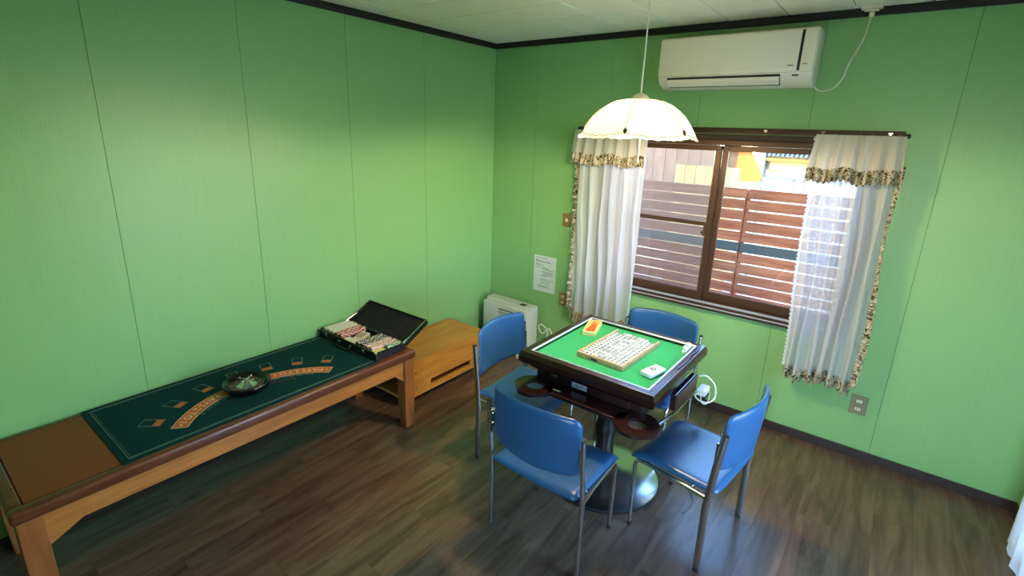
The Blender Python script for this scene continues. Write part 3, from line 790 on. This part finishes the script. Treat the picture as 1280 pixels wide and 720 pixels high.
# lid opened far back on its hinge
LA = math.radians(28); LM = Matrix.Translation((0, dd+.002, hb)) @ Matrix.Rotation(LA, 4, 'X')
ll = .200; th = .032
bm = bmesh.new()
for a in ((0, CW, 0, ll, -th, -th+.005), (0, CW, 0, .005, -th+.005, 0), (0, CW, ll-.005, ll, -th+.005, 0), (0, .005, .005, ll-.005, -th+.005, 0), (CW-.005, CW, .005, ll-.005, -th+.005, 0)):
    box(bm, *a, mat=LM)
ld = obj('lid', bm, BLACKMAT, cs)
bm = bmesh.new()
nx, ny = 66, 20
g = [[bm.verts.new(LM @ Vector((.006+(CW-.012)*i/nx, .006+(ll-.012)*j/ny, -.010+.004*math.sin(2*PI*i/6)*(.6+.4*math.cos(2*PI*j/5))))) for j in range(ny+1)] for i in range(nx+1)]
for i in range(nx):
    for j in range(ny): bm.faces.new((g[i][j], g[i+1][j], g[i+1][j+1], g[i][j+1]))
obj('foam_lining', bm, FOAM, ld, smooth=True)
bm = bmesh.new()
for a in ((-.001, CW+.001, ll-.004, ll+.002, -.003, .002), (-.002, .004, -.001, ll, -.003, .002), (CW-.004, CW+.002, -.001, ll, -.003, .002)): box(bm, *a, mat=LM)
obj('lid_trim', bm, CHROME, ld)
for x in (-.001, CW-.008):
    bm = bmesh.new(); tube(bm, [LM @ Vector((x+.004, .07, -.004)), Vector((x+.004, dd-.035, hb-.008))], .0022, 6); obj('lid_stay', bm, CHROME, ld)
for x in (.06, .46):
    bm = bmesh.new(); tube(bm, [(x, dd+.003, hb), (x+.035, dd+.003, hb)], .004, 8); obj('hinge', bm, CHROME, cs)
# chips: standing on edge in ten rows, centre kept free for cards, dice and dealer button
def chip_mats(n, c): 
    return mk('chip_'+n, c, .4)
CC = [('white', (226, 216, 196)), ('red', (184, 66, 50)), ('black', (48, 48, 52)), ('pink', (206, 150, 138)), ('green', (84, 130, 88))]
STR = mk('chip_edge_spot', (240, 232, 212), .4)
chip_src = {}
cr_, ct_ = .0185, .0054
for n, c in CC:
    bm = bmesh.new(); sg = 18
    A = [bm.verts.new((cr_*math.cos(2*PI*i/sg), -ct_/2, cr_*math.sin(2*PI*i/sg))) for i in range(sg)]; C2 = [bm.verts.new((v.co.x, ct_/2, v.co.z)) for v in A]
    bm.faces.new(A); bm.faces.new(C2[::-1])
    for i in range(sg):
        f = bm.faces.new((A[i], C2[i], C2[(i+1) % sg], A[(i+1) % sg])); f.material_index = 1 if i % 3 == 0 else 0
    chip_src[n] = obj('poker_chip', bm, [chip_mats(n, c), STR]); 
chip_rows = [('white', .029, 29), ('white', .069, 29), ('white', .109, 29), ('red', .149, 29), ('red', .189, 29), ('black', .359, 29), ('black', .399, 29), ('pink', .439, 29), ('pink', .479, 29), ('green', .519, 16)]
labels = {'white': 'white poker chip on edge in the rows by the wall end of the case', 'red': 'red poker chip on edge in the rows left of the card boxes', 'black': 'black and white poker chip on edge in the rows right of the dice', 'pink': 'pink poker chip on edge in the case, next to the green row', 'green': 'green poker chip in the last row of the case by its open end'}
used = set(); random.seed(11)
for n, x, cnt in chip_rows:
    for k in range(cnt):
        if n in used: o = chip_src[n].copy(); COL.objects.link(o)
        else: o = chip_src[n]; used.add(n)
        y = dd-.012-ct_/2-k*(ct_+.0006)
        o.location = (.012+x, CD0+y, BH+.003+.0205+cr_); o.rotation_euler = (random.uniform(-.04, .04), random.uniform(0, 6.2), random.uniform(-.05, .05))
        tag(o, labels[n], 'poker chip', 'poker chips in the open case')
# card boxes, dice and dealer button in the middle
cbx = thing('card_deck', 'white boxed deck of cards lying tilted among the poker chips', 'card deck', (.012+.262, CD0+.118, BH+.0235))
CARDW = mk('card_box_white', (232, 220, 204), .5)
bm = bmesh.new(); box(bm, -.030, .030, -.044, .044, 0, .020); obj('deck_box', bm, CARDW, cbx, bevel=.002)
bm = bmesh.new(); box(bm, -.020, .020, -.030, .030, .0202, .0206); obj('box_print', bm, mk('card_box_pink', (200, 150, 130), .5), cbx)
cbx.rotation_euler = (.12, 0, .25)
cbx = thing('card_deck', 'white boxed deck of cards lying flat at the front of the chip case', 'card deck', (.012+.270, CD0+.038, BH+.0235), .1)
bm = bmesh.new(); box(bm, -.046, .046, -.026, .026, 0, .018); obj('deck_box', bm, CARDW, cbx, bevel=.002)
bm = bmesh.new(); box(bm, -.040, .040, -.0265, -.026, .004, .014); obj('box_print', bm, mk('card_box_red', (170, 60, 50), .5), cbx)
yb = thing('card_deck', 'pale yellow card box at the front end of the chip case', 'card deck', (.012+.505, CD0+.050, BH+.0235))
bm = bmesh.new(); box(bm, -.032, .032, -.036, .036, 0, .020); obj('deck_box', bm, mk('card_box_yellow', (226, 204, 110), .5), yb, bevel=.002)
bm = bmesh.new(); box(bm, -.024, .024, -.028, .028, .0202, .0206); obj('box_print', bm, mk('card_box_cream', (238, 222, 150), .5), yb)
bt = thing('dealer_button', 'round yellow dealer button beside the tilted card deck', 'button', (.012+.318, CD0+.135, BH+.0235))
bm = bmesh.new(); lathe(bm, [(0, 0), (.020, 0), (.022, .002), (.022, .012), (.020, .014), (0, .014)], 24); obj('disc', bm, mk('button_yellow', (212, 170, 50), .4), bt, smooth=True, angle=.6)
bm = bmesh.new(); lathe(bm, [(.012, .0142), (.012, .0148), (.009, .0148), (.009, .0142)], 24); obj('ring_mark', bm, GREYPRINT, bt)

# ================================================================== CABINET ON CASTERS
cb = thing('low_cabinet', 'honey-coloured low plywood cabinet on casters behind the low table', 'cabinet', (.010, -1.335, 0))
cx1, cy1, z0, z1 = .405, .800, .052, .302
obj('top_board', B(0, cx1, 0, cy1, z1-.018, z1), CABW, cb, bevel=.002)
obj('bottom_board', B(0, cx1, 0, cy1, z0, z0+.018), CABW, cb, bevel=.002)
obj('end_board', B(0, cx1-.018, cy1-.018, cy1, z0+.018, z1-.018), CABW, cb)
obj('back_board', B(0, .012, 0, cy1-.018, z0+.018, z1-.018), CABIN, cb)
obj('inner_board', B(.012, cx1-.018, .10, .115, z0+.018, z1-.018), CABIN, cb)
bm = bmesh.new(); sl0, sl1 = .22, .62
box(bm, cx1-.018, cx1, 0, cy1, z0+.078, z1-.018); box(bm, cx1-.018, cx1, 0, sl0, z0+.018, z0+.078); box(bm, cx1-.018, cx1, sl1, cy1, z0+.018, z0+.078)
box(bm, cx1-.018, cx1, sl0, sl1, z0+.018, z0+.038)
fb = obj('front_board', bm, CABW, cb)
obj('edge_band', B(cx1-.018, cx1, -.002, 0, z0, z1), PALEEDGE, cb); obj('edge_band', B(0, cx1-.018, -.002, 0, z0, z0+.018), PALEEDGE, cb)
for y in (.235-.15, .75):
    for z in (.10, .20):
        bm = bmesh.new(); tube(bm, [(cx1-.001, y, z+.02), (cx1+.0015, y, z+.02)], .006, 12); obj('screw_cap', bm, BASEB, cb)
for x in (.05, .355):
    for y in (.06, .74):
        c = obj('caster', B(x-.018, x+.018, y-.018, y+.018, z0-.010, z0), CHROME, cb)
        bm = bmesh.new(); tube(bm, [(x-.009, y, .021), (x+.009, y, .021)], .021, 18); obj('wheel', bm, RUBBER, c, smooth=True, angle=.6)

# ================================================================== PANEL HEATER
ht_ = thing('panel_heater', 'pale grey box heater standing in the corner behind the blue chair', 'heater', (.085, -.05, 0))
obj('body', B(0, .46, -.150, 0, .03, .395), HEATW, ht_, bevel=.010, segs=3, smooth=True, angle=.6)
bm = bmesh.new(); Mx = Matrix.Translation((0, 0, .395))
prism(bm, [(0, 0), (.455, 0), (.455, .014), (0, .022)], 0, .1, mat=Matrix(((1, 0, 0, .002), (0, 0, -1, -.004), (0, 1, 0, .394), (0, 0, 0, 1)))); obj('top_cover', bm, HEATW, ht_, bevel=.004)
obj('control_panel', B(.33, .385, -.090, -.045, .4085, .4105), ACSEAM, ht_)
bm = bmesh.new(); random.seed(5)
for z, a, b2, h in ((.352, .17, .38, .006), (.330, .17, .36, .0035), (.316, .17, .34, .0025)):
    x = a
    while x < b2:
        w = random.uniform(.006, .016); box(bm, x, min(x+w, b2), -.1512, -.1498, z-h, z+h); x += w+.004
obj('printed_lines', bm, GREYPRINT, ht_)
obj('grille_slot', B(.165, .400, -.1506, -.1499, .296, .299), GREYPRINT, ht_)
for x in (.03, .40): obj('foot', B(x, x+.09, -.205, .02, 0, .030), WPLAST, ht_, bevel=.004)
pth = [(.10, .03, -.19), (.10, .02, -.10), (.06, .0, .05), (.0, -.01, .0), (-.04, -.01, .04), (-.02, .0, .07), (.03, .0, .04), (.04, -.005, -.02), (-.02, -.02, -.12), (-.06, -.03, -.17), (-.12, -.03, -.15)]
pth = [(x+.535, y-.025, z+.20) for x, y, z in pth]
bm = bmesh.new(); tube(bm, smooth_path(pth, 6), .0045, 8); cd = obj('power_cord', bm, CABLEW, ht_, smooth=True)

# ================================================================== GAME TABLE
TX, TY, TH = 1.700, -1.055, .722
HT = .352
gt = thing('game_table', 'square mahjong table with green felt, dark rim and steel pedestal', 'table', (TX, TY, 0))
bm = bmesh.new(); lathe(bm, [(0, 0), (.292, 0), (.294, .010), (.288, .014), (.20, .029), (.09, .048), (.06, .056), (.055, .09), (.05, .10), (0, .10)], 72, c=(.004, -.036, 0)); obj('base_disc', bm, BRUSHED, gt, smooth=True, angle=.7)
bm = bmesh.new(); lathe(bm, [(.28, 0), (.298, 0), (.299, .007), (.2945, .0085), (.28, .0085)], 72, c=(.004, -.036, 0)); obj('base_edge', bm, RUBBER, gt, smooth=True, angle=.7)
bm = bmesh.new(); lathe(bm, [(0, .095), (.060, .095), (.062, .115), (.050, .130), (.046, .20), (.052, .26), (.058, .30), (.046, .335), (.050, .36), (.060, .40), (.064, .45), (.056, .52), (.07, .56), (.12, .575), (0, .575)], 36, c=(.004, -.036, 0)); obj('column', bm, BLACKIRON, gt, smooth=True, angle=.8)
obj('body', B(-.285, .285, -.285, .285, .565, .668), DARKBODY, gt, bevel=.012)
# rails: mitred, sloping outer face
IN, OUT = HT-.052, HT
def mitre_ring(prof):
    """four mitred rails from a profile of (distance from centre, z)"""
    out = []
    for k in range(4):
        bm = bmesh.new(); Rm = Matrix.Rotation(PI/2*k, 4, 'Z')
        A = [bm.verts.new(Rm @ Vector((-d, -d, z))) for d, z in prof]; C2 = [bm.verts.new(Rm @ Vector((d, -d, z))) for d, z in prof]
        n = len(prof); bm.faces.new(A); bm.faces.new(C2[::-1])
        for i in range(n): bm.faces.new((A[i], A[(i+1) % n], C2[(i+1) % n], C2[i]))
        out.append(bm)
    return out
for bm in mitre_ring([(IN, .655), (OUT-.012, .655), (OUT, .672), (OUT, .700), (OUT-.010, TH), (IN+.010, TH), (IN+.008, TH-.002), (IN, TH-.002)]): obj('frame_rail', bm, MAHOG, gt, bevel=.003)
for bm in mitre_ring([(IN-.002, TH-.004), (IN+.007, TH-.004), (IN+.007, TH+.0015), (IN+.0, TH+.0015), (IN-.002, TH-.0005)]): obj('inner_strip', bm, ALU, gt)
obj('felt', B(-IN+.001, IN-.001, -IN+.001, IN-.001, TH-.05, TH-.018), FELT, gt)
FZ = TH-.018
# cup boards under the near and far edges
def cup_board():
    z0, z1 = .576, .592
    pl = [(-.17, -.29), (-.165, -.370), (-.14, -.400), (-.10, -.402), (.17, -.402), (.21, -.400), (.235, -.370), (.24, -.29)]
    bm = bmesh.new(); prism(bm, pl, z0, z1); b = obj('cup_board', bm, MAHOG, gt, bevel=.002)
    for s in (-1, 1):      # octagonal ends with a round cup hole
        bm = bmesh.new(); c = Vector((-.224, -.380)) if s < 0 else Vector((.298, -.376)); n = 32
        lo, hi, li, hi_i = [], [], [], []
        for i in range(n):
            a = 2*PI*i/n; d = Vector((math.cos(a), math.sin(a)))
            k = .1/max(abs(d.x), abs(d.y), (abs(d.x)+abs(d.y))/1.32)
            p = c+d*k; q = c+d*.043
            lo.append(bm.verts.new((*p, z0))); hi.append(bm.verts.new((*p, z1))); li.append(bm.verts.new((*q, z0))); hi_i.append(bm.verts.new((*q, z1)))
        for i in range(n):
            j = (i+1) % n
            bm.faces.new((hi[i], hi[j], hi_i[j], hi_i[i])); bm.faces.new((lo[i], lo[j], li[j], li[i])); bm.faces.new((lo[i], lo[j], hi[j], hi[i])); bm.faces.new((li[i], li[j], hi_i[j], hi_i[i]))
        obj('cup_holder', bm, MAHOG, b)
        obj('board_bracket', B(s*.20-.025, s*.20+.025, -.29, -.25, .576, .640), DARKBODY, b)
    return b
bq = cup_board()
bm = bmesh.new(); lathe(bm, [(0, .568), (.043, .568), (.0435, .572), (.0435, .5765), (0, .5765)], 32, c=(.298, -.376, 0)); obj('cup_base', bm, mk('cup_base_tan', (120, 96, 70), .5), bq)
bm = bmesh.new(); box(bm, -.135, -.095, -.366, -.358, .5922, .5930); obj('board_mark', bm, PRINTCREAM, bq)
# front drawer face with sticker
obj('drawer', B(-.20, .22, -.300, -.284, .592, .655), DARKBODY, gt, bevel=.003)
stk = obj('sticker', B(-.068, .010, -.3018, -.3002, .604, .630), mk('sticker_white', (208, 208, 216), .5), gt)
bm = bmesh.new(); random.seed(21)
for i in range(7):
    x = -.060+i*.0095
    for k in range(3):
        zz = .608+random.random()*.014; w = random.uniform(.002, .006)
        if random.random() < .5: box(bm, x, x+w, -.3022, -.3018, zz, zz+.003)
        else: box(bm, x+w, x+w+.002, -.3022, -.3018, .608, .608+random.uniform(.008, .018))
obj('sticker_print', bm, ACSEAM, stk)
bm = bmesh.new(); lathe(bm, [(0, -.02), (.012, -.018), (.016, 0), (.012, .018), (0, .02)], 16); kn = obj('knob', bm, DARKBODY, gt, smooth=True); kn.location = (-.165, -.305, .632)
# drawer hanging open on the right side, with a chrome arm below
dr = obj('side_drawer', B(.320, .346, -.055, .235, .520, .606), MAHOG, gt, bevel=.004)
obj('drawer_lip', B(.346, .354, -.055, .235, .516, .602), mk('drawer_brown', (92, 56, 40), .4), dr, bevel=.002)
bm = bmesh.new(); tube(bm, [(.30, -.30, .50), (.345, -.03, .505), (.352, .20, .512)], .008, 10); obj('side_arm', bm, CHROME, gt, smooth=True)
bm = bmesh.new(); tube(bm, [(.26, .10, .56), (.32, .12, .53), (.352, .13, .505)], .014, 12); obj('arm_joint', bm, CHROME, gt, smooth=True)

# mahjong tray ------------------------------------------------------
def trayrot(dx): return dx
tr = thing('tile_tray', 'shallow wooden tray filled with mahjong tiles on the green felt', 'tray', (1.712, -1.045, FZ), math.radians(-2.5))
tw, tl, thh = .124, .196, .026
obj('tray_bottom', B(-tw, tw, -tl, tl-.004, 0, .006), TRAYW, tr)
obj('tray_side', B(-tw, -tw+.009, -tl, tl+.016, .006, thh), TRAYW, tr, bevel=.0015); obj('tray_side', B(tw-.009, tw, -tl, tl+.016, .006, thh), TRAYW, tr, bevel=.0015)
obj('tray_side', B(-tw+.009, tw-.009, -tl, -tl+.009, .006, thh), TRAYW, tr, bevel=.0015)
obj('tray_notch', B(-.045, -.010, -tl-.0006, -tl, .006, .016), BASEB, tr)
tile_src = []; random.seed(4)
def tile_mesh(kind, num):
    bm = bmesh.new(); box(bm, -.0105, .0105, -.0133, .0133, 0, .019)
    bmesh.ops.bevel(bm, geom=list(bm.edges), offset=.0022, segments=2, affect='EDGES')
    z = .0191
    def disc(x, y, r, mi):
        bm.faces.new([bm.verts.new((x+r*math.cos(2*PI*i/10), y+r*math.sin(2*PI*i/10), z)) for i in range(10)]).material_index = mi
    def bar(x0, x1, y0, y1, mi):
        bm.faces.new([bm.verts.new(p) for p in ((x0, y0, z), (x1, y0, z), (x1, y1, z), (x0, y1, z))]).material_index = mi
    if kind == 'dot':
        cols = {1: 1, 2: 1, 4: 2, 6: 2, 9: 3}[num]; rows = -(-num//cols); r = .0085 if num == 1 else .0058 if num == 2 else .0043 if num < 9 else .0031
        for i in range(num):
            c, rw = i % cols, i//cols
            disc((c-(cols-1)/2)*.0095 if cols < 3 else (c-1)*.0066, (rw-(rows-1)/2)*(.0085 if rows > 1 else 0), r, 1 if i % 3 or num == 1 else 3)
    elif kind == 'bam':
        for i in range(num):
            c, rw = i % 3, i//3; bar((c-1)*.0062-.0019, (c-1)*.0062+.0019, (rw-1)*.0082-.0037, (rw-1)*.0082+.0037, 3 if i % 3 else 1)
    else:
        for i in range(num):
            y0 = .0115-i*.0040; w = random.uniform(.005, .0085); bar(-w, w, y0-.0020, y0, 1)
        bar(-.0016, .0016, -.011, .009, 1); bar(-.0075, -.0045, -.010, -.002, 2 if num > 5 else 1); bar(.0045, .0075, -.010, -.001, 1)
    return obj('mahjong_tile', bm, [TILEW, TILEINK, TILERED, TILEGRN], smooth=True, angle=.5)
kinds = [('dot', 1), ('dot', 2), ('dot', 4), ('dot', 6), ('dot', 9), ('bam', 3), ('bam', 6), ('bam', 9), ('chr', 3), ('chr', 5), ('chr', 6)]
for k in kinds: tile_src.append(tile_mesh(*k))
fresh = set(); RT = Matrix.Rotation(math.radians(-2.5), 4, 'Z')
def put_tile(x, y, z, rz, label, group, k):
    if k not in fresh: o = tile_src[k]; fresh.add(k)
    else: o = tile_src[k].copy(); COL.objects.link(o)
    o.location = (x, y, z); o.rotation_euler = (0, 0, rz); tag(o, label, 'mahjong tile', group)
    return o
for i in range(10):
    for j in range(14):
        if j == 13 and i in (0, 1, 8, 9): continue
        lx_, ly_ = -.1035+i*.0230, -.1735+j*.0272+random.uniform(-.0006, .0006)
        p = RT @ Vector((lx_, ly_, 0))
        put_tile(1.712+p.x, -1.045+p.y, FZ+.006, math.radians(-2.5)+(PI if random.random() < .4 else 0)+random.uniform(-.02, .02), 'white mahjong tile lying face up in the wooden tray', 'mahjong tiles in the tray', (i//3*3+random.randrange(4)) % 11)
for i, (x, y, z) in enumerate([(0, 0, 0), (.001, .029, 0), (-.001, .058, 0), (.002, .087, 0), (.0, .012, .0195), (.001, .05, .0195)]):
    put_tile(1.978+x, -.842+y, FZ+z, random.uniform(-.12, .12), 'white mahjong tile in the small stack by the table rim', 'mahjong tiles stacked at the rim', (3*i+1) % 11)
# orange stick box ---------------------------------------------------
ob = thing('stick_box', 'cream plastic box of orange counting sticks on the green felt', 'box', (1.470, -.880, FZ), math.radians(17))
bm = bmesh.new(); w, l, h = .036, .094, .026
box(bm, -w, w, -l, l, 0, .004); box(bm, -w, -w+.005, -l, l, .004, h); box(bm, w-.005, w, -l, l, .004, h); box(bm, -w+.005, w-.005, -l, -l+.006, .004, h); box(bm, -w+.005, w-.005, l-.006, l, .004, h)
obj('box_body', bm, CREAMBOX, ob, bevel=.001, segs=1)
random.seed(9)
for k in range(16):
    bm = bmesh.new(); a = random.uniform(-.25, .25); Mx = Matrix.Translation((random.uniform(-.014, .014), random.choice((-.042, .002, .044))+random.uniform(-.008, .008), .010+.0042*(k//4))) @ Matrix.Rotation(a, 4, 'Z')
    box(bm, -.0045, .0045, -.034, .034, -.0022, .0022, mat=Mx)
    s = obj('counting_stick', bm, ORANGE); s.parent = None; s.location = ob.location; s.rotation_euler = ob.rotation_euler
    tag(s, 'orange plastic counting stick lying in the cream box', 'counting stick', 'orange sticks in the cream box')
# white plastic case --------------------------------------------------
wc = thing('plastic_case', 'white rounded plastic case with dark printed characters on the felt', 'case', (1.945, -1.170, FZ), math.radians(-14))
obj('case_shell', B(-.031, .031, -.059, .059, 0, .025), WPLAST, wc, bevel=.008, segs=3, smooth=True, angle=.7)
bm = bmesh.new(); random.seed(2)
for (x0, x1, y0, y1) in ((-.012, -.004, -.010, .006), (-.002, .006, -.012, -.008), (.000, .004, -.008, .008), (-.012, .010, .010, .012), (.008, .014, -.010, .004), (-.016, -.014, -.02, .02), (-.006, .012, -.018, -.015), (.006, .012, .006, .010), (-.010, .002, .014, .018)):
    box(bm, x0, x1, y0, y1, .0248, .0254)
obj('case_print', bm, GREYPRINT, wc)
# thin grey cable on the right rim, adapter and white cable at the side drawer
gc = thing('thin_cable', 'thin grey cable lying along the right rim of the game table', 'cable', (2.02, -.88, TH+.002))
bm = bmesh.new(); tube(bm, smooth_path([(.0, .14, .003), (.012, .06, .003), (.004, -.02, .003), (.014, -.10, .003), (.006, -.20, .003)], 6), .0022, 6); obj('cable', bm, CABLEG, gc, smooth=True)
ad = thing('power_adapter', 'white power adapter with looped white cable hung at the side of the game table', 'adapter', (2.092, -.835, .535))
bm = bmesh.new(); box(bm, -.022, .022, -.04, .04, -.016, .016); obj('adapter_body', bm, WPLAST, ad, bevel=.004)
bm = bmesh.new(); box(bm, -.024, .024, -.028, .030, -.030, -.016); obj('adapter_foot', bm, BLACKMAT, ad, bevel=.003)
bm = bmesh.new(); tube(bm, smooth_path([(-.035, .02, .06), (.0, .03, .066), (.045, .03, .03), (.055, .02, -.03), (.035, -.01, -.052), (.0, -.05, -.035), (-.02, -.06, -.01), (-.01, -.045, .0)], 8), .004, 8); obj('cable', bm, CABLEW, ad, smooth=True)
bm = bmesh.new(); tube(bm, smooth_path([(.0, -.04, .0), (.018, -.07, -.03), (.03, -.02, -.055), (.026, .03, -.035), (.010, .04, .0)], 8), .003, 8); obj('cable', bm, CABLEW, ad, smooth=True)
fc = thing('floor_cable', 'thin dark cable curling on the floor beside the pedestal base', 'cable', (2.03, -.93, .003))
bm = bmesh.new(); tube(bm, smooth_path([(-.03, .08, 0), (.0, .06, 0), (.07, .03, 0), (.12, -.03, 0), (.135, -.10, 0), (.12, -.17, 0)], 8), .003, 6); obj('cable', bm, CABLEG, fc, smooth=True)

# ================================================================== CHAIRS
def make_chair(label):
    ch = thing('chair', label, 'chair', group='blue chairs around the game table')
    SH = .398
    def place(x, y, s):
        dip = -.010*(1-(x/.215)**2)*(1 if abs(x) < .215 else 0); roll = -.020*max(0, (y-.10)/.09)**2
        return (x, y-.010, SH-.014+s+dip+roll)
    bm = bmesh.new(); pad(bm, .214, .200, .022, .036, place, 20, 20); obj('seat', bm, BLUE, ch, smooth=True)
    def placeb(x, z, s):
        b2 = -.192-.052*(1-(x/.214)**2)-.07*z
        top = .012*(1-(x/.222)**2)*(z/.13)
        return (x, b2+s, .608+z+top)
    bm = bmesh.new(); pad(bm, .213, .126, .032, .022, placeb, 26, 16); bk = obj('backrest', bm, BLUE, ch, smooth=True)
    for s in (-1, 1):
        x = s*.229
        bm = bmesh.new(); tube(bm, [(x, -.182, .004), (x, -.180, .30), (x, -.190, .45), (x, -.212, .662)], .009, 12, ry=.0155, up=(0, 1, 0)); lg = obj('rear_leg', bm, CHROME, ch, smooth=True, angle=.9)
        bm = bmesh.new(); tube(bm, [(x, -.182, 0), (x, -.182, .016)], .0095, 12, ry=.0145, up=(0, 1, 0)); obj('rubber_foot', bm, RUBBER, lg)
        bm = bmesh.new(); tube(bm, [(x, -.212, .662), (x, -.2125, .667)], .0088, 12, ry=.0138, up=(0, 1, 0)); obj('end_cap', bm, RUBBER, lg)
        xf = s*.203; zt = SH-.042
        pts = [(xf, .158, .004), (xf, .160, .20), (xf, .162, zt-.035), (xf, .158, zt-.014), (xf, .146, zt-.003), (xf, .125, zt), (xf*1.04, -.05, zt), (s*.222, -.170, zt)]
        bm = bmesh.new(); tube(bm, pts, .0085, 12, ry=.0105, up=(1, 0, 0)); fg = obj('front_leg', bm, CHROME, ch, smooth=True, angle=.9)
        bm = bmesh.new(); tube(bm, [(xf, .158, 0), (xf, .158, .016)], .0105, 12); obj('rubber_foot', bm, RUBBER, fg)
        bm = bmesh.new(); box(bm, x-s*.014, x-s*.007, -.212, -.180, .535, .615); bb = obj('back_bracket', bm, CHROME, ch, bevel=.002)
        for z in (.552, .598):
            bm = bmesh.new(); tube(bm, [(x-s*.006, -.197, z), (x-s*.017, -.197, z)], .006, 10); obj('bolt', bm, CHROME, bb)
    bm = bmesh.new(); tube(bm, [(-.205, -.10, SH-.042), (.205, -.10, SH-.042)], .007, 8); obj('cross_bar', bm, CHROME, ch, smooth=True)
    bm = bmesh.new(); tube(bm, [(-.203, .10, SH-.042), (.203, .10, SH-.042)], .007, 8); obj('cross_bar', bm, CHROME, ch, smooth=True)
    return ch
CH = [('blue vinyl chair with its back to the camera, nearest of the four', (1.708, -1.571), 0),
      ('blue vinyl chair on the side of the table by the right curtain', (2.156, -1.147), 83),
      ('blue vinyl chair in front of the low cabinet and heater', (1.270, -1.176), -88),
      ('blue vinyl chair under the window, mostly hidden by the game table', (1.712, -.655), 180)]
c0 = make_chair(CH[0][0])
for i, (lb, p, a) in enumerate(CH):
    c = c0 if i == 0 else copy_tree(c0)
    c.location = (p[0], p[1], 0); c.rotation_euler = (0, 0, math.radians(a)); c['label'] = lb

# ================================================================== OUTSIDE THE WINDOW
g = struct(obj('ground', B(-9, 12, -12, 14, -.5, -.125), GRAVEL), 'grey gravel ground outside the house', 'ground')
FY = .95
fe = thing('slat_fence', 'brown horizontal slat fence close outside the window', 'fence', (1.75, FY, -.125))
fz = [1.395-.0845*k for k in range(17)]
x_a, x_j, x_b = -1.6, .012, 4.3
for k, ztop in enumerate(fz):
    if ztop-.072 < -.1: break
    mtl = FENCE
    for (a, b2) in ((x_a-1.75+0, x_j-.004), (x_j+.004, x_b-1.75)):
        obj('slat', B(a, b2, -.009, .009, ztop-.0735+.125, ztop+.125), FENCEG if k == 5 else FENCE, fe)
for x in (-1.75-1.4, -1.75-.2, .012-.9, .012, .9, 1.8, 2.4):
    obj('post', B(x-.022, x+.022, .010, .05, 0, 1.38+.125), FENCE, fe, bevel=.003)
# weathered plank building behind the fence, on the left
def pt(px, py, Y): pass
hA = thing('plank_shed', 'weathered vertical plank wall of the shed behind the fence', 'building', (-.6, 3.6, -.125))
for i in range(20):
    obj('plank', B(-1.9+i*.16, -1.9+i*.16+.155, 0, .03, .4, 3.2), PLANKP, hA)
obj('wall', B(-1.9, 1.3, .03, .2, 0, 3.3), WHITEW, hA)
hB = thing('plank_fence', 'short sunlit yellow board fence behind the slat fence', 'fence', (.92, 2.9, -.125))
for i in range(6):
    obj('board', B(-.45+i*.125, -.45+i*.125+.12, 0, .02, 0, 1.57), PLANKY, hB)
obj('rail', B(-.45, .30, .02, .05, 1.2, 1.28), PLANKY, hB)
# white house on the right
hC = thing('white_house', 'sunlit white house with ochre gable board and tiled eave behind the fence', 'building', (1.5, 4.0, -.125))
obj('wall', B(-.40, 3.2, .12, .3, 0, 2.6), WHITEW, hC)
obj('low_wall', B(-.56, 3.2, .0, .12, 0, 1.42), WHITEW, hC)
def poly_y(pts, y0, y1):
    bm = bmesh.new(); A = [bm.verts.new((x, y0, z)) for x, z in pts]; C2 = [bm.verts.new((x, y1, z)) for x, z in pts]; n = len(pts)
    bm.faces.new(A); bm.faces.new(C2[::-1])
    for i in range(n): bm.faces.new((A[i], A[(i+1) % n], C2[(i+1) % n], C2[i]))
    return bm
obj('gable_board', poly_y([(-.60, 1.36), (-.30, 1.36), (-.26, 1.42), (-.44, 1.74), (-.60, 1.74)], -.02, .0), OCHRE, hC)
obj('side_planks', B(-.80, -.60, 0, .05, 1.36, 1.9), PLANKP, hC)
obj('eave_board', B(-.80, -.30, -.06, .0, 1.74, 1.78), OCHRE, hC)
for x in (-.27, .10-.0, .22, .60):
    obj('mullion', B(x-.006, x+.006, -.012, .0, 0, 1.42) if x not in (-.27, .60) else B(x-.007, x+.007, -.012, .12, 0, 1.85), GREYT, hC)
obj('ledge', B(-.27, 1.2, -.03, .0, 1.42, 1.435), GREYT, hC)
obj('fascia', poly_y([(-.22, 1.64), (.58, 1.64), (.58, 1.53), (.18, 1.49), (-.22, 1.53)], .05, .12), TANF, hC)
obj('gutter', B(-.25, 1.4, -.05, .05, 1.64, 1.675), OCHRE, hC)
for i in range(24):
    bm = bmesh.new(); x = -.22+i*.052; tube(bm, [(x, -.08, 1.71), (x, .12, 1.74)], .018, 8); obj('eave_tile', bm, GREYT, hC)
obj('house_roof', B(-.30, 3.3, -.02, 1.5, 1.76, 1.84), WHITEW, hC)
